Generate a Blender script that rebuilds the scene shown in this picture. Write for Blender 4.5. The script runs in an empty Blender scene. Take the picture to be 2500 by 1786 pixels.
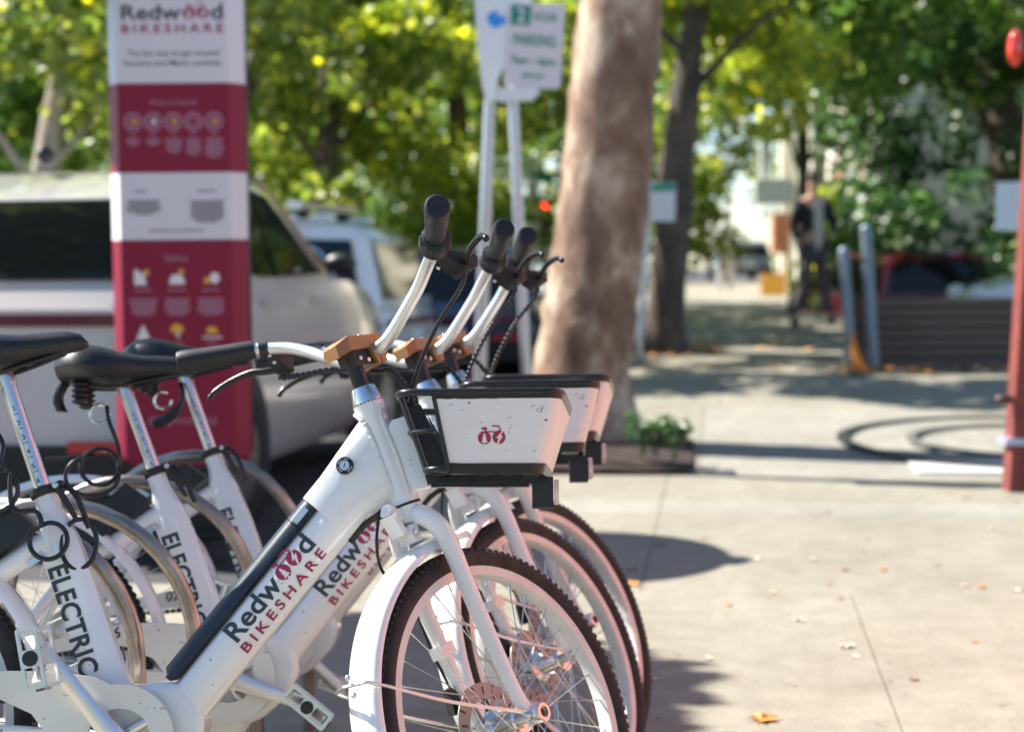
import bpy, math, random
import numpy as np
from math import sin, cos, tan, pi, radians, atan2, sqrt
from mathutils import Vector, Matrix
random.seed(7); rng = np.random.default_rng(11)
scene = bpy.context.scene
COL = scene.collection

# ------------------------------------------------------------ camera
FPX, CAMH, PITCH, ROLL = 4018.5, 1.0795, math.atan((893 - 640.2) / 4018.5), -0.00897
cam_d = bpy.data.cameras.new("camera"); cam = bpy.data.objects.new("camera", cam_d); COL.objects.link(cam)
R0 = Vector((1, 0, 0)); U0 = Vector((0, sin(PITCH), cos(PITCH))); F0 = Vector((0, cos(PITCH), -sin(PITCH)))
Rv = R0 * cos(ROLL) + U0 * sin(ROLL); Uv = U0 * cos(ROLL) - R0 * sin(ROLL)
M = Matrix((Rv, Uv, -F0)).transposed().to_4x4(); M.translation = (0, 0, CAMH); cam.matrix_world = M
cam_d.sensor_width = 36; cam_d.lens = FPX / 2500 * 36; cam_d.clip_start = 0.05; cam_d.clip_end = 400
cam_d.dof.use_dof = True; cam_d.dof.focus_distance = 2.60; cam_d.dof.aperture_fstop = 3.3
scene.camera = cam

# ------------------------------------------------------------ light
SUN_EL = radians(46); SUN_AZ = Vector((-0.925, 0.38, 0)).normalized()
sv = Vector((SUN_AZ.x * cos(SUN_EL), SUN_AZ.y * cos(SUN_EL), sin(SUN_EL)))
world = bpy.data.worlds.new("World"); scene.world = world; world.use_nodes = True
wn = world.node_tree.nodes; wl = world.node_tree.links
sky = wn.new("ShaderNodeTexSky"); sky.sky_type = 'NISHITA'; sky.sun_disc = False
sky.sun_elevation = SUN_EL; sky.sun_rotation = atan2(sv.x, sv.y) % (2 * pi); sky.dust_density = 0.2; sky.ozone_density = 3.5
wl.new(sky.outputs[0], wn["Background"].inputs[0]); wn["Background"].inputs[1].default_value = 0.085
sun_d = bpy.data.lights.new("sun", 'SUN'); sun_d.energy = 5.0; sun_d.angle = radians(0.5); sun_d.color = (1.0, 0.95, 0.86)
sun = bpy.data.objects.new("sun", sun_d); COL.objects.link(sun); sun.rotation_euler = sv.to_track_quat('Z', 'Y').to_euler()
scene.view_settings.view_transform = 'Standard'; scene.view_settings.look = 'None'
scene.view_settings.gamma = 1; scene.view_settings.use_curve_mapping = False; scene.view_settings.exposure = 1.38
scene.cycles.use_denoising = True; scene.cycles.max_bounces = 8

# ------------------------------------------------------------ helpers
def wpt(sx, sy, Y):
    """world point seen at photograph pixel (sx, sy) when it stands Y metres away"""
    a, b = sx - 1250, sy - 893
    u = a * cos(ROLL) + b * sin(ROLL); w = -a * sin(ROLL) + b * cos(ROLL)
    xc, yc = u / FPX, w / FPX
    d = Vector((xc, cos(PITCH) - yc * sin(PITCH), -(sin(PITCH) + yc * cos(PITCH))))
    return Vector((0, 0, CAMH)) + d * (Y / d.y)

def lerp(a, b, t): return a + (b - a) * t
def interp(x, pts):
    if x <= pts[0][0]: return pts[0][1]
    for (a, va), (b, vb) in zip(pts, pts[1:]):
        if x <= b: return lerp(va, vb, (x - a) / (b - a))
    return pts[-1][1]
GP = [(2.64, .0208), (3.12, -.0049), (3.51, -.0158), (5.5, 0), (8.6, 0), (13.8, .167), (18.9, .32), (24, .36)]
def curb_x(y): return -2.25 + 0.14 * (y - 3) if y < 6.9 else -0.78 + 0.14 * (y - 7)
def G(x, y): return interp(y, GP)
def street_z(x, y):
    c = -.78 + .14 * (y - 7)
    if x > 4.25 + max(0, y - 14) * .02 and y > 13.95: return -.10
    return G(x, y) * max(0, min(1, (x - c + 1.2) / 1.2)) - .135

class MB:
    def __init__(s): s.v = []; s.f = []; s.sm = []
    def add(s, vs, fs, smooth=True):
        o = len(s.v); s.v += [tuple(v) for v in vs]; s.f += [tuple(i + o for i in f) for f in fs]; s.sm += [smooth] * len(fs); return s
    def box(s, c, d, rot=None, taper=1.0):
        x, y, z = d[0] / 2, d[1] / 2, d[2] / 2
        vs = [Vector((a * x * (taper if e < 0 else 1), b * y * (taper if e < 0 else 1), e * z)) for e in (-1, 1) for b in (-1, 1) for a in (-1, 1)]
        if rot is not None: vs = [rot @ v for v in vs]
        vs = [v + Vector(c) for v in vs]
        return s.add(vs, [(0, 2, 3, 1), (4, 5, 7, 6), (0, 1, 5, 4), (2, 6, 7, 3), (0, 4, 6, 2), (1, 3, 7, 5)], False)
    def tube(s, path, r, n=10, cap=True, sx=1.0, closed=False):
        P = [Vector(p) for p in path]; m = len(P)
        rs = r if isinstance(r, (list, tuple)) else [r] * m
        T = []
        for i in range(m):
            if closed: t = P[(i + 1) % m] - P[i - 1]
            else: t = P[min(i + 1, m - 1)] - P[max(i - 1, 0)]
            T.append(t.normalized())
        up = Vector((0, 0, 1)) if abs(T[0].z) < .9 else Vector((1, 0, 0))
        N = (up - T[0] * up.dot(T[0])).normalized(); vs = []
        for i in range(m):
            N = (N - T[i] * N.dot(T[i])).normalized(); B = T[i].cross(N)
            for k in range(n):
                a = 2 * pi * k / n
                vs.append(P[i] + (N * cos(a) + B * sin(a) * sx) * rs[i])
        fs = []
        for i in range(m if closed else m - 1):
            j = (i + 1) % m
            for k in range(n):
                l = (k + 1) % n
                fs.append((i * n + k, i * n + l, j * n + l, j * n + k))
        s.add(vs, fs, True)
        if cap and not closed:
            s.add(vs[:n], [tuple(range(n - 1, -1, -1))], False); s.add(vs[-n:], [tuple(range(n))], False)
        return s
    def loft(s, rings, cap=True, smooth=True):
        n = len(rings[0]); vs = [v for r in rings for v in r]; fs = []
        for i in range(len(rings) - 1):
            for k in range(n):
                l = (k + 1) % n; fs.append((i * n + k, i * n + l, (i + 1) * n + l, (i + 1) * n + k))
        s.add(vs, fs, smooth)
        if cap: s.add(rings[0], [tuple(range(n - 1, -1, -1))], False); s.add(rings[-1], [tuple(range(n))], False)
        return s
    def prism(s, poly, y0, y1):
        """polygon in x,z extruded along y"""
        n = len(poly); vs = [(x, y0, z) for x, z in poly] + [(x, y1, z) for x, z in poly]
        return s.add(vs, [tuple(range(n)), tuple(range(2 * n - 1, n - 1, -1))] + [(i, i + n, (i + 1) % n + n, (i + 1) % n) for i in range(n)], False)
    def lathe(s, prof, c, axis='y', n=24, closed=False):
        """profile of (radius, height) pairs turned about an axis through c"""
        vs = []; c = Vector(c)
        for r, h in prof:
            for k in range(n):
                a = 2 * pi * k / n; p = {'y': (r * cos(a), h, r * sin(a)), 'z': (r * cos(a), r * sin(a), h), 'x': (h, r * cos(a), r * sin(a))}[axis]
                vs.append(c + Vector(p))
        fs = []; m = len(prof)
        for i in range(m if closed else m - 1):
            j = (i + 1) % m
            for k in range(n):
                l = (k + 1) % n; fs.append((i * n + k, i * n + l, j * n + l, j * n + k))
        return s.add(vs, fs, True)
    def ball(s, c, r, n=12, sc=(1, 1, 1)):
        prof = [(max(1e-4, sin(pi * i / 8)) * r, cos(pi * i / 8) * r) for i in range(9)]
        vs = []; c = Vector(c)
        for q, h in prof:
            for k in range(n):
                a = 2 * pi * k / n; vs.append(c + Vector((q * cos(a) * sc[0], q * sin(a) * sc[1], h * sc[2])))
        return s.add(vs, [(i * n + k, (i + 1) * n + k, (i + 1) * n + (k + 1) % n, i * n + (k + 1) % n) for i in range(8) for k in range(n)], True)
    def mesh(s, name, mat):
        me = bpy.data.meshes.new(name); me.from_pydata([tuple(v) for v in s.v], [], s.f)
        me.polygons.foreach_set("use_smooth", s.sm); me.materials.append(mat); me.update()
        try: me.set_sharp_from_angle(angle=radians(42))
        except Exception: pass
        return me

def link(name, data, parent=None, mw=None):
    o = bpy.data.objects.new(name, data); COL.objects.link(o)
    if parent is not None: o.parent = parent
    if mw is not None: o.matrix_local = mw
    return o
def obj(name, mb, mat, parent=None, mw=None): return link(name, mb.mesh(name, mat), parent, mw)
def tag(o, label=None, cat=None, group=None, kind=None):
    if label: o['label'] = label
    if cat: o['category'] = cat
    if group: o['group'] = group
    if kind: o['kind'] = kind
    return o
def thing(name, label, cat, loc=(0, 0, 0), rz=0, group=None):
    o = link(name, None); o.location = loc; o.rotation_euler = (0, 0, rz); o.empty_display_size = .1
    return tag(o, label, cat, group)
def smooth_path(pts, k=8, closed=False):
    P = [Vector(p) for p in pts]; n = len(P); out = []
    for i in range(n if closed else n - 1):
        if closed: a, b, c, d = P[i - 1], P[i], P[(i + 1) % n], P[(i + 2) % n]
        else: a, b, c, d = P[max(i - 1, 0)], P[i], P[i + 1], P[min(i + 2, n - 1)]
        for j in range(k):
            t = j / k
            out.append(0.5 * ((2 * b) + (c - a) * t + (2 * a - 5 * b + 4 * c - d) * t * t + (3 * b - a - 3 * c + d) * t ** 3))
    if not closed: out.append(P[-1])
    return out

_tc = {}
def text2d(s, size=1.0, bold=0.0, align='LEFT', spacing=1.0):
    """flat lettering as 2-D vertices and faces; baseline at 0"""
    key = (s, bold, align, spacing)
    if key not in _tc:
        cu = bpy.data.curves.new("lettering", 'FONT'); cu.body = s; cu.size = 1; cu.offset = bold; cu.align_x = align
        cu.space_character = spacing; cu.resolution_u = 3
        o = bpy.data.objects.new("lettering", cu); COL.objects.link(o)
        dg = bpy.context.evaluated_depsgraph_get(); me = o.evaluated_get(dg).to_mesh()
        _tc[key] = ([(v.co.x, v.co.y) for v in me.vertices], [tuple(p.vertices) for p in me.polygons])
        o.evaluated_get(dg).to_mesh_clear(); bpy.data.objects.remove(o); bpy.data.curves.remove(cu)
    v, f = _tc[key]
    return [(x * size, y * size) for x, y in v], f
def text_w(v2):
    xs = [p[0] for p in v2[0]]; return min(xs), max(xs)
def add_text(mb, t, fn):
    v, f = t; mb.add([fn(x, y) for x, y in v], f, False)

# ------------------------------------------------------------ materials
def mat(name, col, rough=.5, metal=0., coat=0., bump=0., bscale=40., var=0., vscale=6., col2=None, spec=None, emit=None, trans=0., specks=None, alpha=1.):
    m = bpy.data.materials.new(name); m.use_nodes = True; nt = m.node_tree; N = nt.nodes; L = nt.links
    b = N["Principled BSDF"]; b.inputs["Base Color"].default_value = (*col, 1); b.inputs["Roughness"].default_value = rough
    b.inputs["Metallic"].default_value = metal; b.inputs["Coat Weight"].default_value = coat; b.inputs["Coat Roughness"].default_value = .08
    if spec is not None: b.inputs["Specular IOR Level"].default_value = spec
    if trans: b.inputs["Transmission Weight"].default_value = trans
    if emit: b.inputs["Emission Color"].default_value = (*emit[0], 1); b.inputs["Emission Strength"].default_value = emit[1]
    tc = N.new("ShaderNodeTexCoord"); out = None
    if var or col2:
        nz = N.new("ShaderNodeTexNoise"); nz.inputs["Scale"].default_value = vscale; nz.inputs["Detail"].default_value = 6
        L.new(tc.outputs["Object"], nz.inputs["Vector"])
        rp = N.new("ShaderNodeValToRGB"); c2 = col2 or tuple(min(1, c * (1 + var)) for c in col); c1 = col if col2 else tuple(c * (1 - var) for c in col)
        rp.color_ramp.elements[0].position = .36; rp.color_ramp.elements[1].position = .64
        rp.color_ramp.elements[0].color = (*c1, 1); rp.color_ramp.elements[1].color = (*c2, 1)
        L.new(nz.outputs[0], rp.inputs[0]); out = rp.outputs[0]
    if specks:
        scol, sscale, thr = specks
        nz2 = N.new("ShaderNodeTexNoise"); nz2.inputs["Scale"].default_value = sscale; nz2.inputs["Detail"].default_value = 3; nz2.inputs["Roughness"].default_value = .7
        L.new(tc.outputs["Object"], nz2.inputs["Vector"])
        r2 = N.new("ShaderNodeValToRGB"); r2.color_ramp.elements[0].position = thr; r2.color_ramp.elements[1].position = thr + .02
        L.new(nz2.outputs[0], r2.inputs[0])
        mx = N.new("ShaderNodeMix"); mx.data_type = 'RGBA'; L.new(r2.outputs[0], mx.inputs[0])
        if out: L.new(out, mx.inputs[6])
        else: mx.inputs[6].default_value = (*col, 1)
        mx.inputs[7].default_value = (*scol, 1); out = mx.outputs[2]
    if out: L.new(out, b.inputs["Base Color"])
    if bump:
        nb = N.new("ShaderNodeTexNoise"); nb.inputs["Scale"].default_value = bscale; nb.inputs["Detail"].default_value = 5
        L.new(tc.outputs["Object"], nb.inputs["Vector"]); bp = N.new("ShaderNodeBump"); bp.inputs["Strength"].default_value = bump; bp.inputs["Distance"].default_value = .01
        L.new(nb.outputs[0], bp.inputs["Height"]); L.new(bp.outputs[0], b.inputs["Normal"])
    return m

def leaf_mat(name, cols, trans=.45):
    m = bpy.data.materials.new(name); m.use_nodes = True; nt = m.node_tree; N = nt.nodes; L = nt.links
    N.remove(N["Principled BSDF"]); g = N.new("ShaderNodeNewGeometry"); rp = N.new("ShaderNodeValToRGB")
    els = rp.color_ramp.elements
    while len(els) < len(cols): els.new(.5)
    for e, (p, c) in zip(els, cols): e.position = p; e.color = (*c, 1)
    L.new(g.outputs["Random Per Island"], rp.inputs[0])
    d = N.new("ShaderNodeBsdfDiffuse"); t = N.new("ShaderNodeBsdfTranslucent"); gl = N.new("ShaderNodeBsdfGlossy"); gl.inputs["Roughness"].default_value = .4
    hs = N.new("ShaderNodeHueSaturation"); hs.inputs["Value"].default_value = 2.3; hs.inputs["Saturation"].default_value = 1.1; hs.inputs["Hue"].default_value = .508
    L.new(rp.outputs[0], d.inputs[0]); L.new(rp.outputs[0], hs.inputs["Color"]); L.new(hs.outputs[0], t.inputs[0])
    a = N.new("ShaderNodeMixShader"); a.inputs[0].default_value = trans; L.new(d.outputs[0], a.inputs[1]); L.new(t.outputs[0], a.inputs[2])
    b = N.new("ShaderNodeMixShader"); b.inputs[0].default_value = .06; L.new(a.outputs[0], b.inputs[1]); L.new(gl.outputs[0], b.inputs[2])
    L.new(b.outputs[0], N["Material Output"].inputs[0]); return m

WHITE = mat("white_frame_paint", (.82, .82, .81), .2, coat=.9, bump=.04, bscale=120, specks=((.22, .19, .16), 70, .70), var=.03, vscale=9)
WELD = mat("painted_weld_bead", (.74, .74, .72), .35, coat=.3)
GUARD = mat("cream_chainguard_plastic", (.72, .71, .66), .38, bump=.05, bscale=90, specks=((.3, .27, .22), 50, .69), var=.05)
PANEL = mat("white_basket_panel", (.78, .77, .76), .42, specks=((.06, .06, .06), 42, .705), var=.03, vscale=12)
STEEL = mat("brushed_steel", (.72, .71, .70), .28, 1., bump=.03, bscale=300)
ALU = mat("satin_aluminium", (.80, .79, .78), .36, 1.)
CHROME = mat("chrome", (.78, .77, .75), .2, 1.)
RACKST = mat("weathered_stainless_hoop", (.36, .31, .27), .33, 1., var=.2, vscale=25)
BLACK = mat("black_plastic", (.014, .014, .016), .42)
BLACKG = mat("gloss_black_coating", (.012, .012, .013), .25, bump=.05, bscale=200, specks=((.55, .53, .5), 130, .765))
RUBBER = mat("tyre_rubber", (.022, .020, .020), .75, bump=.25, bscale=180, var=.3, vscale=40)
GRIPM = mat("rubber_grip", (.010, .010, .011), .48, bump=.06, bscale=260)
SADDLE = mat("black_vinyl_saddle", (.012, .012, .014), .36, bump=.12, bscale=350, specks=((.75, .73, .7), 210, .755))
NAVY = mat("dark_navy_battery_cover", (.010, .018, .032), .38, bump=.1, bscale=700)
ORANGE = mat("orange_anodised_metal", (.36, .175, .07), .45, .35, bump=.1, bscale=300)
MAROON = mat("maroon_print", (.36, .022, .075), .5)
INK = mat("charcoal_print", (.035, .042, .055), .5, specks=((.6, .6, .6), 70, .75))
WINK = mat("white_print", (.8, .8, .8), .5)
GINK = mat("grey_print", (.14, .15, .17), .5)
PINKINK = mat("faint_pink_print", (.42, .22, .30), .5)
YINK = mat("yellow_print", (.75, .42, .04), .5)
RIM = mat("white_painted_rim", (.70, .69, .67), .35, coat=.2, var=.05, vscale=30)
KWHITE = mat("kiosk_white_sheet", (.72, .73, .76), .5, spec=.2)
KMAROON = mat("kiosk_maroon_sheet", (.25, .022, .050), .55, spec=.2)
KRED = mat("kiosk_side_red_sheet", (.55, .04, .06), .35, coat=.3)
DARK = mat("dark_shadow_gap_plastic", (.02, .02, .022), .6)
LENS = mat("clear_pink_lens", (.85, .62, .6), .08, spec=.8, coat=1.)

def concrete(name, base, jit=.0):
    m = bpy.data.materials.new(name); m.use_nodes = True; N = m.node_tree.nodes; L = m.node_tree.links
    b = N["Principled BSDF"]; b.inputs["Roughness"].default_value = .85; tc = N.new("ShaderNodeTexCoord")
    def nz(s, d=5, r=.6):
        n = N.new("ShaderNodeTexNoise"); n.inputs["Scale"].default_value = s; n.inputs["Detail"].default_value = d; n.inputs["Roughness"].default_value = r
        L.new(tc.outputs["Object"], n.inputs["Vector"]); return n.outputs[0]
    big, mid, fine = nz(1.1), nz(9), nz(260, 2)
    def ramp(src, a, b_, p0, p1):
        r = N.new("ShaderNodeValToRGB"); r.color_ramp.elements[0].position = p0; r.color_ramp.elements[1].position = p1
        r.color_ramp.elements[0].color = (*a, 1); r.color_ramp.elements[1].color = (*b_, 1); L.new(src, r.inputs[0]); return r.outputs[0]
    c1 = ramp(big, tuple(c * .88 for c in base), tuple(c * 1.08 for c in base), .35, .65)
    c2 = ramp(mid, (.86, .86, .86), (1.05, 1.05, 1.04), .35, .65); c3 = ramp(fine, (.72, .72, .72), (1.12, 1.12, 1.12), .38, .62)
    def mul(a, b_):
        x = N.new("ShaderNodeMix"); x.data_type = 'RGBA'; x.blend_type = 'MULTIPLY'; x.inputs[0].default_value = 1
        L.new(a, x.inputs[6]); L.new(b_, x.inputs[7]); return x.outputs[2]
    c4 = ramp(nz(3.2, 6, .72), (.90, .88, .84), (1, 1, 1), .34, .50); c5 = ramp(nz(19, 2, .4), (1, 1, 1), (.74, .72, .68), .71, .73)
    L.new(mul(mul(mul(mul(c1, c2), c3), c4), c5), b.inputs["Base Color"])
    bp = N.new("ShaderNodeBump"); bp.inputs["Strength"].default_value = .25; bp.inputs["Distance"].default_value = .004
    L.new(fine, bp.inputs["Height"]); L.new(bp.outputs[0], b.inputs["Normal"]); return m
CONC = concrete("sidewalk_concrete", (.285, .264, .210)); CONC2 = concrete("pale_sidewalk_concrete", (.31, .295, .25))
JOINT = mat("dirt_filled_joint", (.27, .19, .12), .95, var=.3); ASPH = concrete("asphalt", (.06, .06, .063)); SOIL = mat("brown_soil", (.030, .016, .012), .95, var=.4, vscale=12, bump=.6, bscale=30)

# ------------------------------------------------------------ ground
SD = Vector((.125, .992)); SN = Vector((.992, -.125))      # along / across the sidewalk
def grid_sheet(x0, x1, y0, y1, nx, ny, dz, name, m):
    vs = []; fs = []
    ys = np.concatenate([np.linspace(y0, 30, ny), np.linspace(34, y1, 12)]); xs = np.linspace(x0, x1, nx)
    for y in ys:
        for x in xs: vs.append((x, y, street_z(x, y)))
    for j in range(len(ys) - 1):
        for i in range(nx - 1): a = j * nx + i; fs.append((a, a + 1, a + nx + 1, a + nx))
    mb = MB(); mb.add(vs, fs, True); o = obj(name, mb, m); tag(o, kind='structure'); return o
grid_sheet(-60, 60, -12, 220, 61, 90, lambda x, y: -.135, "street_ground", ASPH)
# sidewalk: joint bed under real slabs
walk = link("sidewalk", None); tag(walk, "pale concrete sidewalk of cast slabs running away from the bikes", kind='structure')
def sl_pt(n, t): p = SN * n + SD * t; return p.x, p.y
def slab(n0, n1, t0, t1, m, parent, name="concrete_slab", top=.0, g=.0018, th=.13, nt=4):
    n0 += g; n1 -= g; t0 += 0 if t0 == 5.35 else g; t1 -= .0002 if t1 == 5.35 else g; mb = MB(); tp = []; bt = []
    for j in range(nt + 1):
        t = lerp(t0, t1, j / nt)
        for n in (n0, n1):
            x, y = sl_pt(n, t); z = G(x, y) + top; tp.append((x, y, z)); bt.append((x, y, z - th))
    k = len(tp); fs = []
    for j in range(nt): a = 2 * j; fs.append((a, a + 1, a + 3, a + 2)); fs.append((a, a + 2, k + a + 2, k + a)); fs.append((a + 1, k + a + 1, k + a + 3, a + 3))
    fs.append((0, k, k + 1, 1)); e = 2 * nt; fs.append((e, e + 1, k + e + 1, k + e))
    mb.add(tp + bt, fs, False); return obj(name, mb, m, parent)
bed = MB()
def bed_quad(n0, n1, t0, t1):
    for j in range(12):
        a, b = lerp(t0, t1, j / 12), lerp(t0, t1, (j + 1) / 12)
        q = [sl_pt(n0, a), sl_pt(n1, a), sl_pt(n1, b), sl_pt(n0, b)]
        bed.add([(x, y, G(x, y) - .006) for x, y in q], [(0, 1, 2, 3)], False)
NS0 = -4.6
for t0, t1, ns in [(-6, -2.6, [-3.9, -2.2, -.6, 1.1, 2.8, 4.6]), (-2.6, .9, [-3.9, -2.2, -.6, 1.1, 2.8, 4.6]), (.9, 3.1, [-3.9, -2.5, -1.2, .422, 2.1, 4.6]), (3.1, 5.35, [-2.5, -1.2, .422, 2.1, 4.6]),
                   (5.35, 7.04, [-1.45, -.256, 1.3, 2.9, 4.6]), (7.04, 7.42, [-1.45, -.256, 1.3, 2.9, 4.6]), (7.42, 8.3, [-1.45, -.256, 1.3, 2.9, 4.6]),
                   (8.3, 11.2, [-1.6, -.1, 1.55, 3.1, 4.6]), (11.2, 14.2, [-1.6, 0, 1.55, 2.9, 4.3]), (14.2, 18, [-1.6, 0, 1.55, 2.6, 4.0]), (18, 23, [-1.6, 0, 1.6, 3.2]), (23, 30, [-1.6, .8, 3.2]), (30, 40, [-1.6, .8, 3.2]), (40, 60, [-1.6, .8, 3.2])]:
    for a, b in zip(ns, ns[1:]):
        slab(a, b, t0, t1, CONC2 if 7 < t0 < 7.1 or (a, t0) == (-.1, 8.3) else CONC, walk)
bed_quad(-3.85, 4.55, -6, 3.1); bed_quad(-2.45, 4.55, 3.1, 5.35); bed_quad(-1.4, 4.55, 5.35, 8.3); bed_quad(-1.55, 4.5, 8.3, 11.2); bed_quad(-1.55, 3.9, 11.2, 18); bed_quad(-1.55, 3.15, 18, 60)
obj("joint_bed", bed, JOINT, walk)
# steel ring and cover let into the paving at the right
tg = thing("tree_grate_ring", "dark steel ring flush in the paving beside the red post", "grate", (3.02, 9.35, .036)); tg.rotation_euler = (.022, 0, 0)
mb = MB(); mb.lathe([(1.15, .003), (1.15, .014), (1.085, .014), (1.085, .003)], (0, 0, 0), 'z', 64, True)
obj("outer_ring", mb, mat("dark_grate_iron", (.05, .052, .06), .5, .4), tg)
mb = MB(); mb.lathe([(.74, .004), (.74, .018), (.69, .018), (.69, .004)], (-.02, -.03, 0), 'z', 48, True); obj("inner_ring", mb, mat("grey_worn_iron", (.16, .16, .15), .6, .3), tg)
sv_mb = MB(); sv_mb.box((2.36, 8.42, .008), (.60, .50, .012), Matrix.Rotation(radians(-7), 3, 'Z'))
tag(obj("cover_plate", sv_mb, mat("white_painted_plate", (.55, .55, .54), .6)), "white cover plate on the paving at the foot of the red post", "cover plate")

# ------------------------------------------------------------ raised tree well with soil, plants
well = thing("tree_well", "low brown tree well with soil around the big mottled trunk", "planter")
wc = [(.90, 8.24), (-.72, 8.44), (-.42, 10.9), (1.2, 10.7)]
mb = MB(); vs = []; fs = []
for j in range(13):
    for i in range(13):
        u, w = i / 12, j / 12; p = Vector(wc[1]).lerp(Vector(wc[0]), u).lerp(Vector(wc[2]).lerp(Vector(wc[3]), u), w)
        vs.append((p.x, p.y, .022 + .02 * random.random() + .05 * sin(pi * u) * sin(pi * w)))
for j in range(12):
    for i in range(12): a = j * 13 + i; fs.append((a, a + 1, a + 14, a + 13))
mb.add(vs, fs); obj("soil", mb, SOIL, well)

# ------------------------------------------------------------ leaves and trees
def leaf_cloud(name, centres, n, size, m, parent=None, kind=None, flat=.5):
    """many leaf-sized faces spread through blobs (x,y,z,r,squash)"""
    C_ = np.array(centres, float); w = C_[:, 3] ** 2; idx = rng.choice(len(C_), n, p=w / w.sum()); c = C_[idx]
    d = rng.normal(size=(n, 3)); d /= np.linalg.norm(d, axis=1)[:, None]; r = c[:, 3] * rng.uniform(.25, 1, n) ** .5
    P = c[:, :3] + d * r[:, None] * np.stack([np.ones(n), np.ones(n), c[:, 4] if C_.shape[1] > 4 else np.ones(n)], 1)
    nrm = rng.normal(size=(n, 3)); nrm[:, 2] = np.abs(nrm[:, 2]) + flat; nrm /= np.linalg.norm(nrm, axis=1)[:, None]
    t = np.cross(nrm, rng.normal(size=(n, 3))); t /= np.linalg.norm(t, axis=1)[:, None]; b = np.cross(nrm, t)
    s = size * rng.uniform(.55, 1.25, n)[:, None]
    V = np.empty((n, 5, 3))
    V[:, 0] = P - t * s * .5; V[:, 1] = P - t * s * .12 + b * s * .48 + nrm * s * .08; V[:, 2] = P + t * s * .55
    V[:, 3] = P - t * s * .12 - b * s * .48 + nrm * s * .08; V = V[:, :4]
    me = bpy.data.meshes.new(name); me.vertices.add(n * 4); me.loops.add(n * 4); me.polygons.add(n)
    me.vertices.foreach_set("co", V.reshape(-1)); me.loops.foreach_set("vertex_index", np.arange(n * 4, dtype=np.int32))
    me.polygons.foreach_set("loop_start", np.arange(0, n * 4, 4, dtype=np.int32)); me.update(calc_edges=True); me.materials.append(m)
    o = link(name, me, parent)
    if kind: o['kind'] = kind
    return o
def crown_blobs(cx, cy, cz, rx, rz, k, br, zmin=None, xmin=None, xmax=None):
    out = []
    while len(out) < k:
        d = rng.normal(size=3); d /= np.linalg.norm(d); q = rng.uniform(.15, 1) ** .45
        x, y, z = cx + d[0] * rx * q, cy + d[1] * rx * q, cz + d[2] * rz * q
        if zmin is not None and z < zmin: continue
        if xmin is not None and x < xmin: continue
        if xmax is not None and x > xmax: continue
        out.append((x, y, z, br * rng.uniform(.6, 1.25), .75))
    return out
LM_OLIVE = leaf_mat("olive_yellow_leaves", [(0, (0.091, 0.128, 0.027)), (.35, (0.152, 0.201, 0.041)), (.7, (0.244, 0.293, 0.061)), (.93, (0.464, 0.451, 0.098)), (1, (0.800, 0.683, 0.085))], .5)
LM_GREEN = leaf_mat("mid_green_leaves", [(0, (0.051, 0.100, 0.029)), (.4, (0.098, 0.171, 0.043)), (.8, (0.183, 0.268, 0.061)), (1, (0.464, 0.512, 0.122))], .45)
LM_DARK = leaf_mat("dark_glossy_leaves", [(0, (0.022, 0.059, 0.024)), (.5, (0.043, 0.098, 0.032)), (.9, (0.085, 0.159, 0.044)), (1, (0.244, 0.342, 0.122))], .32)
LM_GOLD = leaf_mat("golden_leaves", [(0, (0.122, 0.171, 0.034)), (.4, (0.220, 0.268, 0.046)), (.8, (0.415, 0.439, 0.073)), (1, (0.800, 0.683, 0.073))], .5)
def bark(name, a, b, c=None, scale=5.):
    m = bpy.data.materials.new(name); m.use_nodes = True; N = m.node_tree.nodes; L = m.node_tree.links; bs = N["Principled BSDF"]; bs.inputs["Roughness"].default_value = .85
    tc = N.new("ShaderNodeTexCoord"); mp = N.new("ShaderNodeMapping"); mp.inputs["Scale"].default_value = (1, 1, .55); L.new(tc.outputs["Object"], mp.inputs[0])
    n = N.new("ShaderNodeTexNoise"); n.inputs["Scale"].default_value = scale; n.inputs["Detail"].default_value = 7; n.inputs["Roughness"].default_value = .62; n.inputs["Distortion"].default_value = .15; L.new(mp.outputs[0], n.inputs[0])
    r = N.new("ShaderNodeValToRGB"); e = r.color_ramp.elements; e[0].position = .38; e[0].color = (*a, 1); e[1].position = .62; e[1].color = (*b, 1)
    if c: x = e.new(.5); x.color = (*c, 1)
    L.new(n.outputs[0], r.inputs[0]); L.new(r.outputs[0], bs.inputs["Base Color"])
    bp = N.new("ShaderNodeBump"); bp.inputs["Strength"].default_value = .7; bp.inputs["Distance"].default_value = .03; L.new(n.outputs[0], bp.inputs["Height"]); L.new(bp.outputs[0], bs.inputs["Normal"]); return m
BK_SYC = bark("mottled_plane_bark", (.15, .08, .052), (.50, .39, .285), (.25, .155, .105), 4.0)
BK_DARK = bark("dark_bark", (.05, .038, .03), (.12, .09, .07)); BK_GREY = bark("grey_bark", (.20, .16, .12), (.38, .33, .27))
def trunk(path, rad, m, parent, name="trunk", n=16, rough=.05):
    P = smooth_path(path, 6); k = len(P); rs = [lerp(rad[int(i / (k - 1) * (len(rad) - 1))], rad[min(len(rad) - 1, int(i / (k - 1) * (len(rad) - 1)) + 1)], (i / (k - 1) * (len(rad) - 1)) % 1) for i in range(k)]
    mb = MB(); mb.tube(P, rs, n)
    mb.v = [tuple(Vector(v) + Vector((random.gauss(0, rough * .15), random.gauss(0, rough * .15), 0))) for v in mb.v]
    return obj(name, mb, m, parent)
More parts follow.
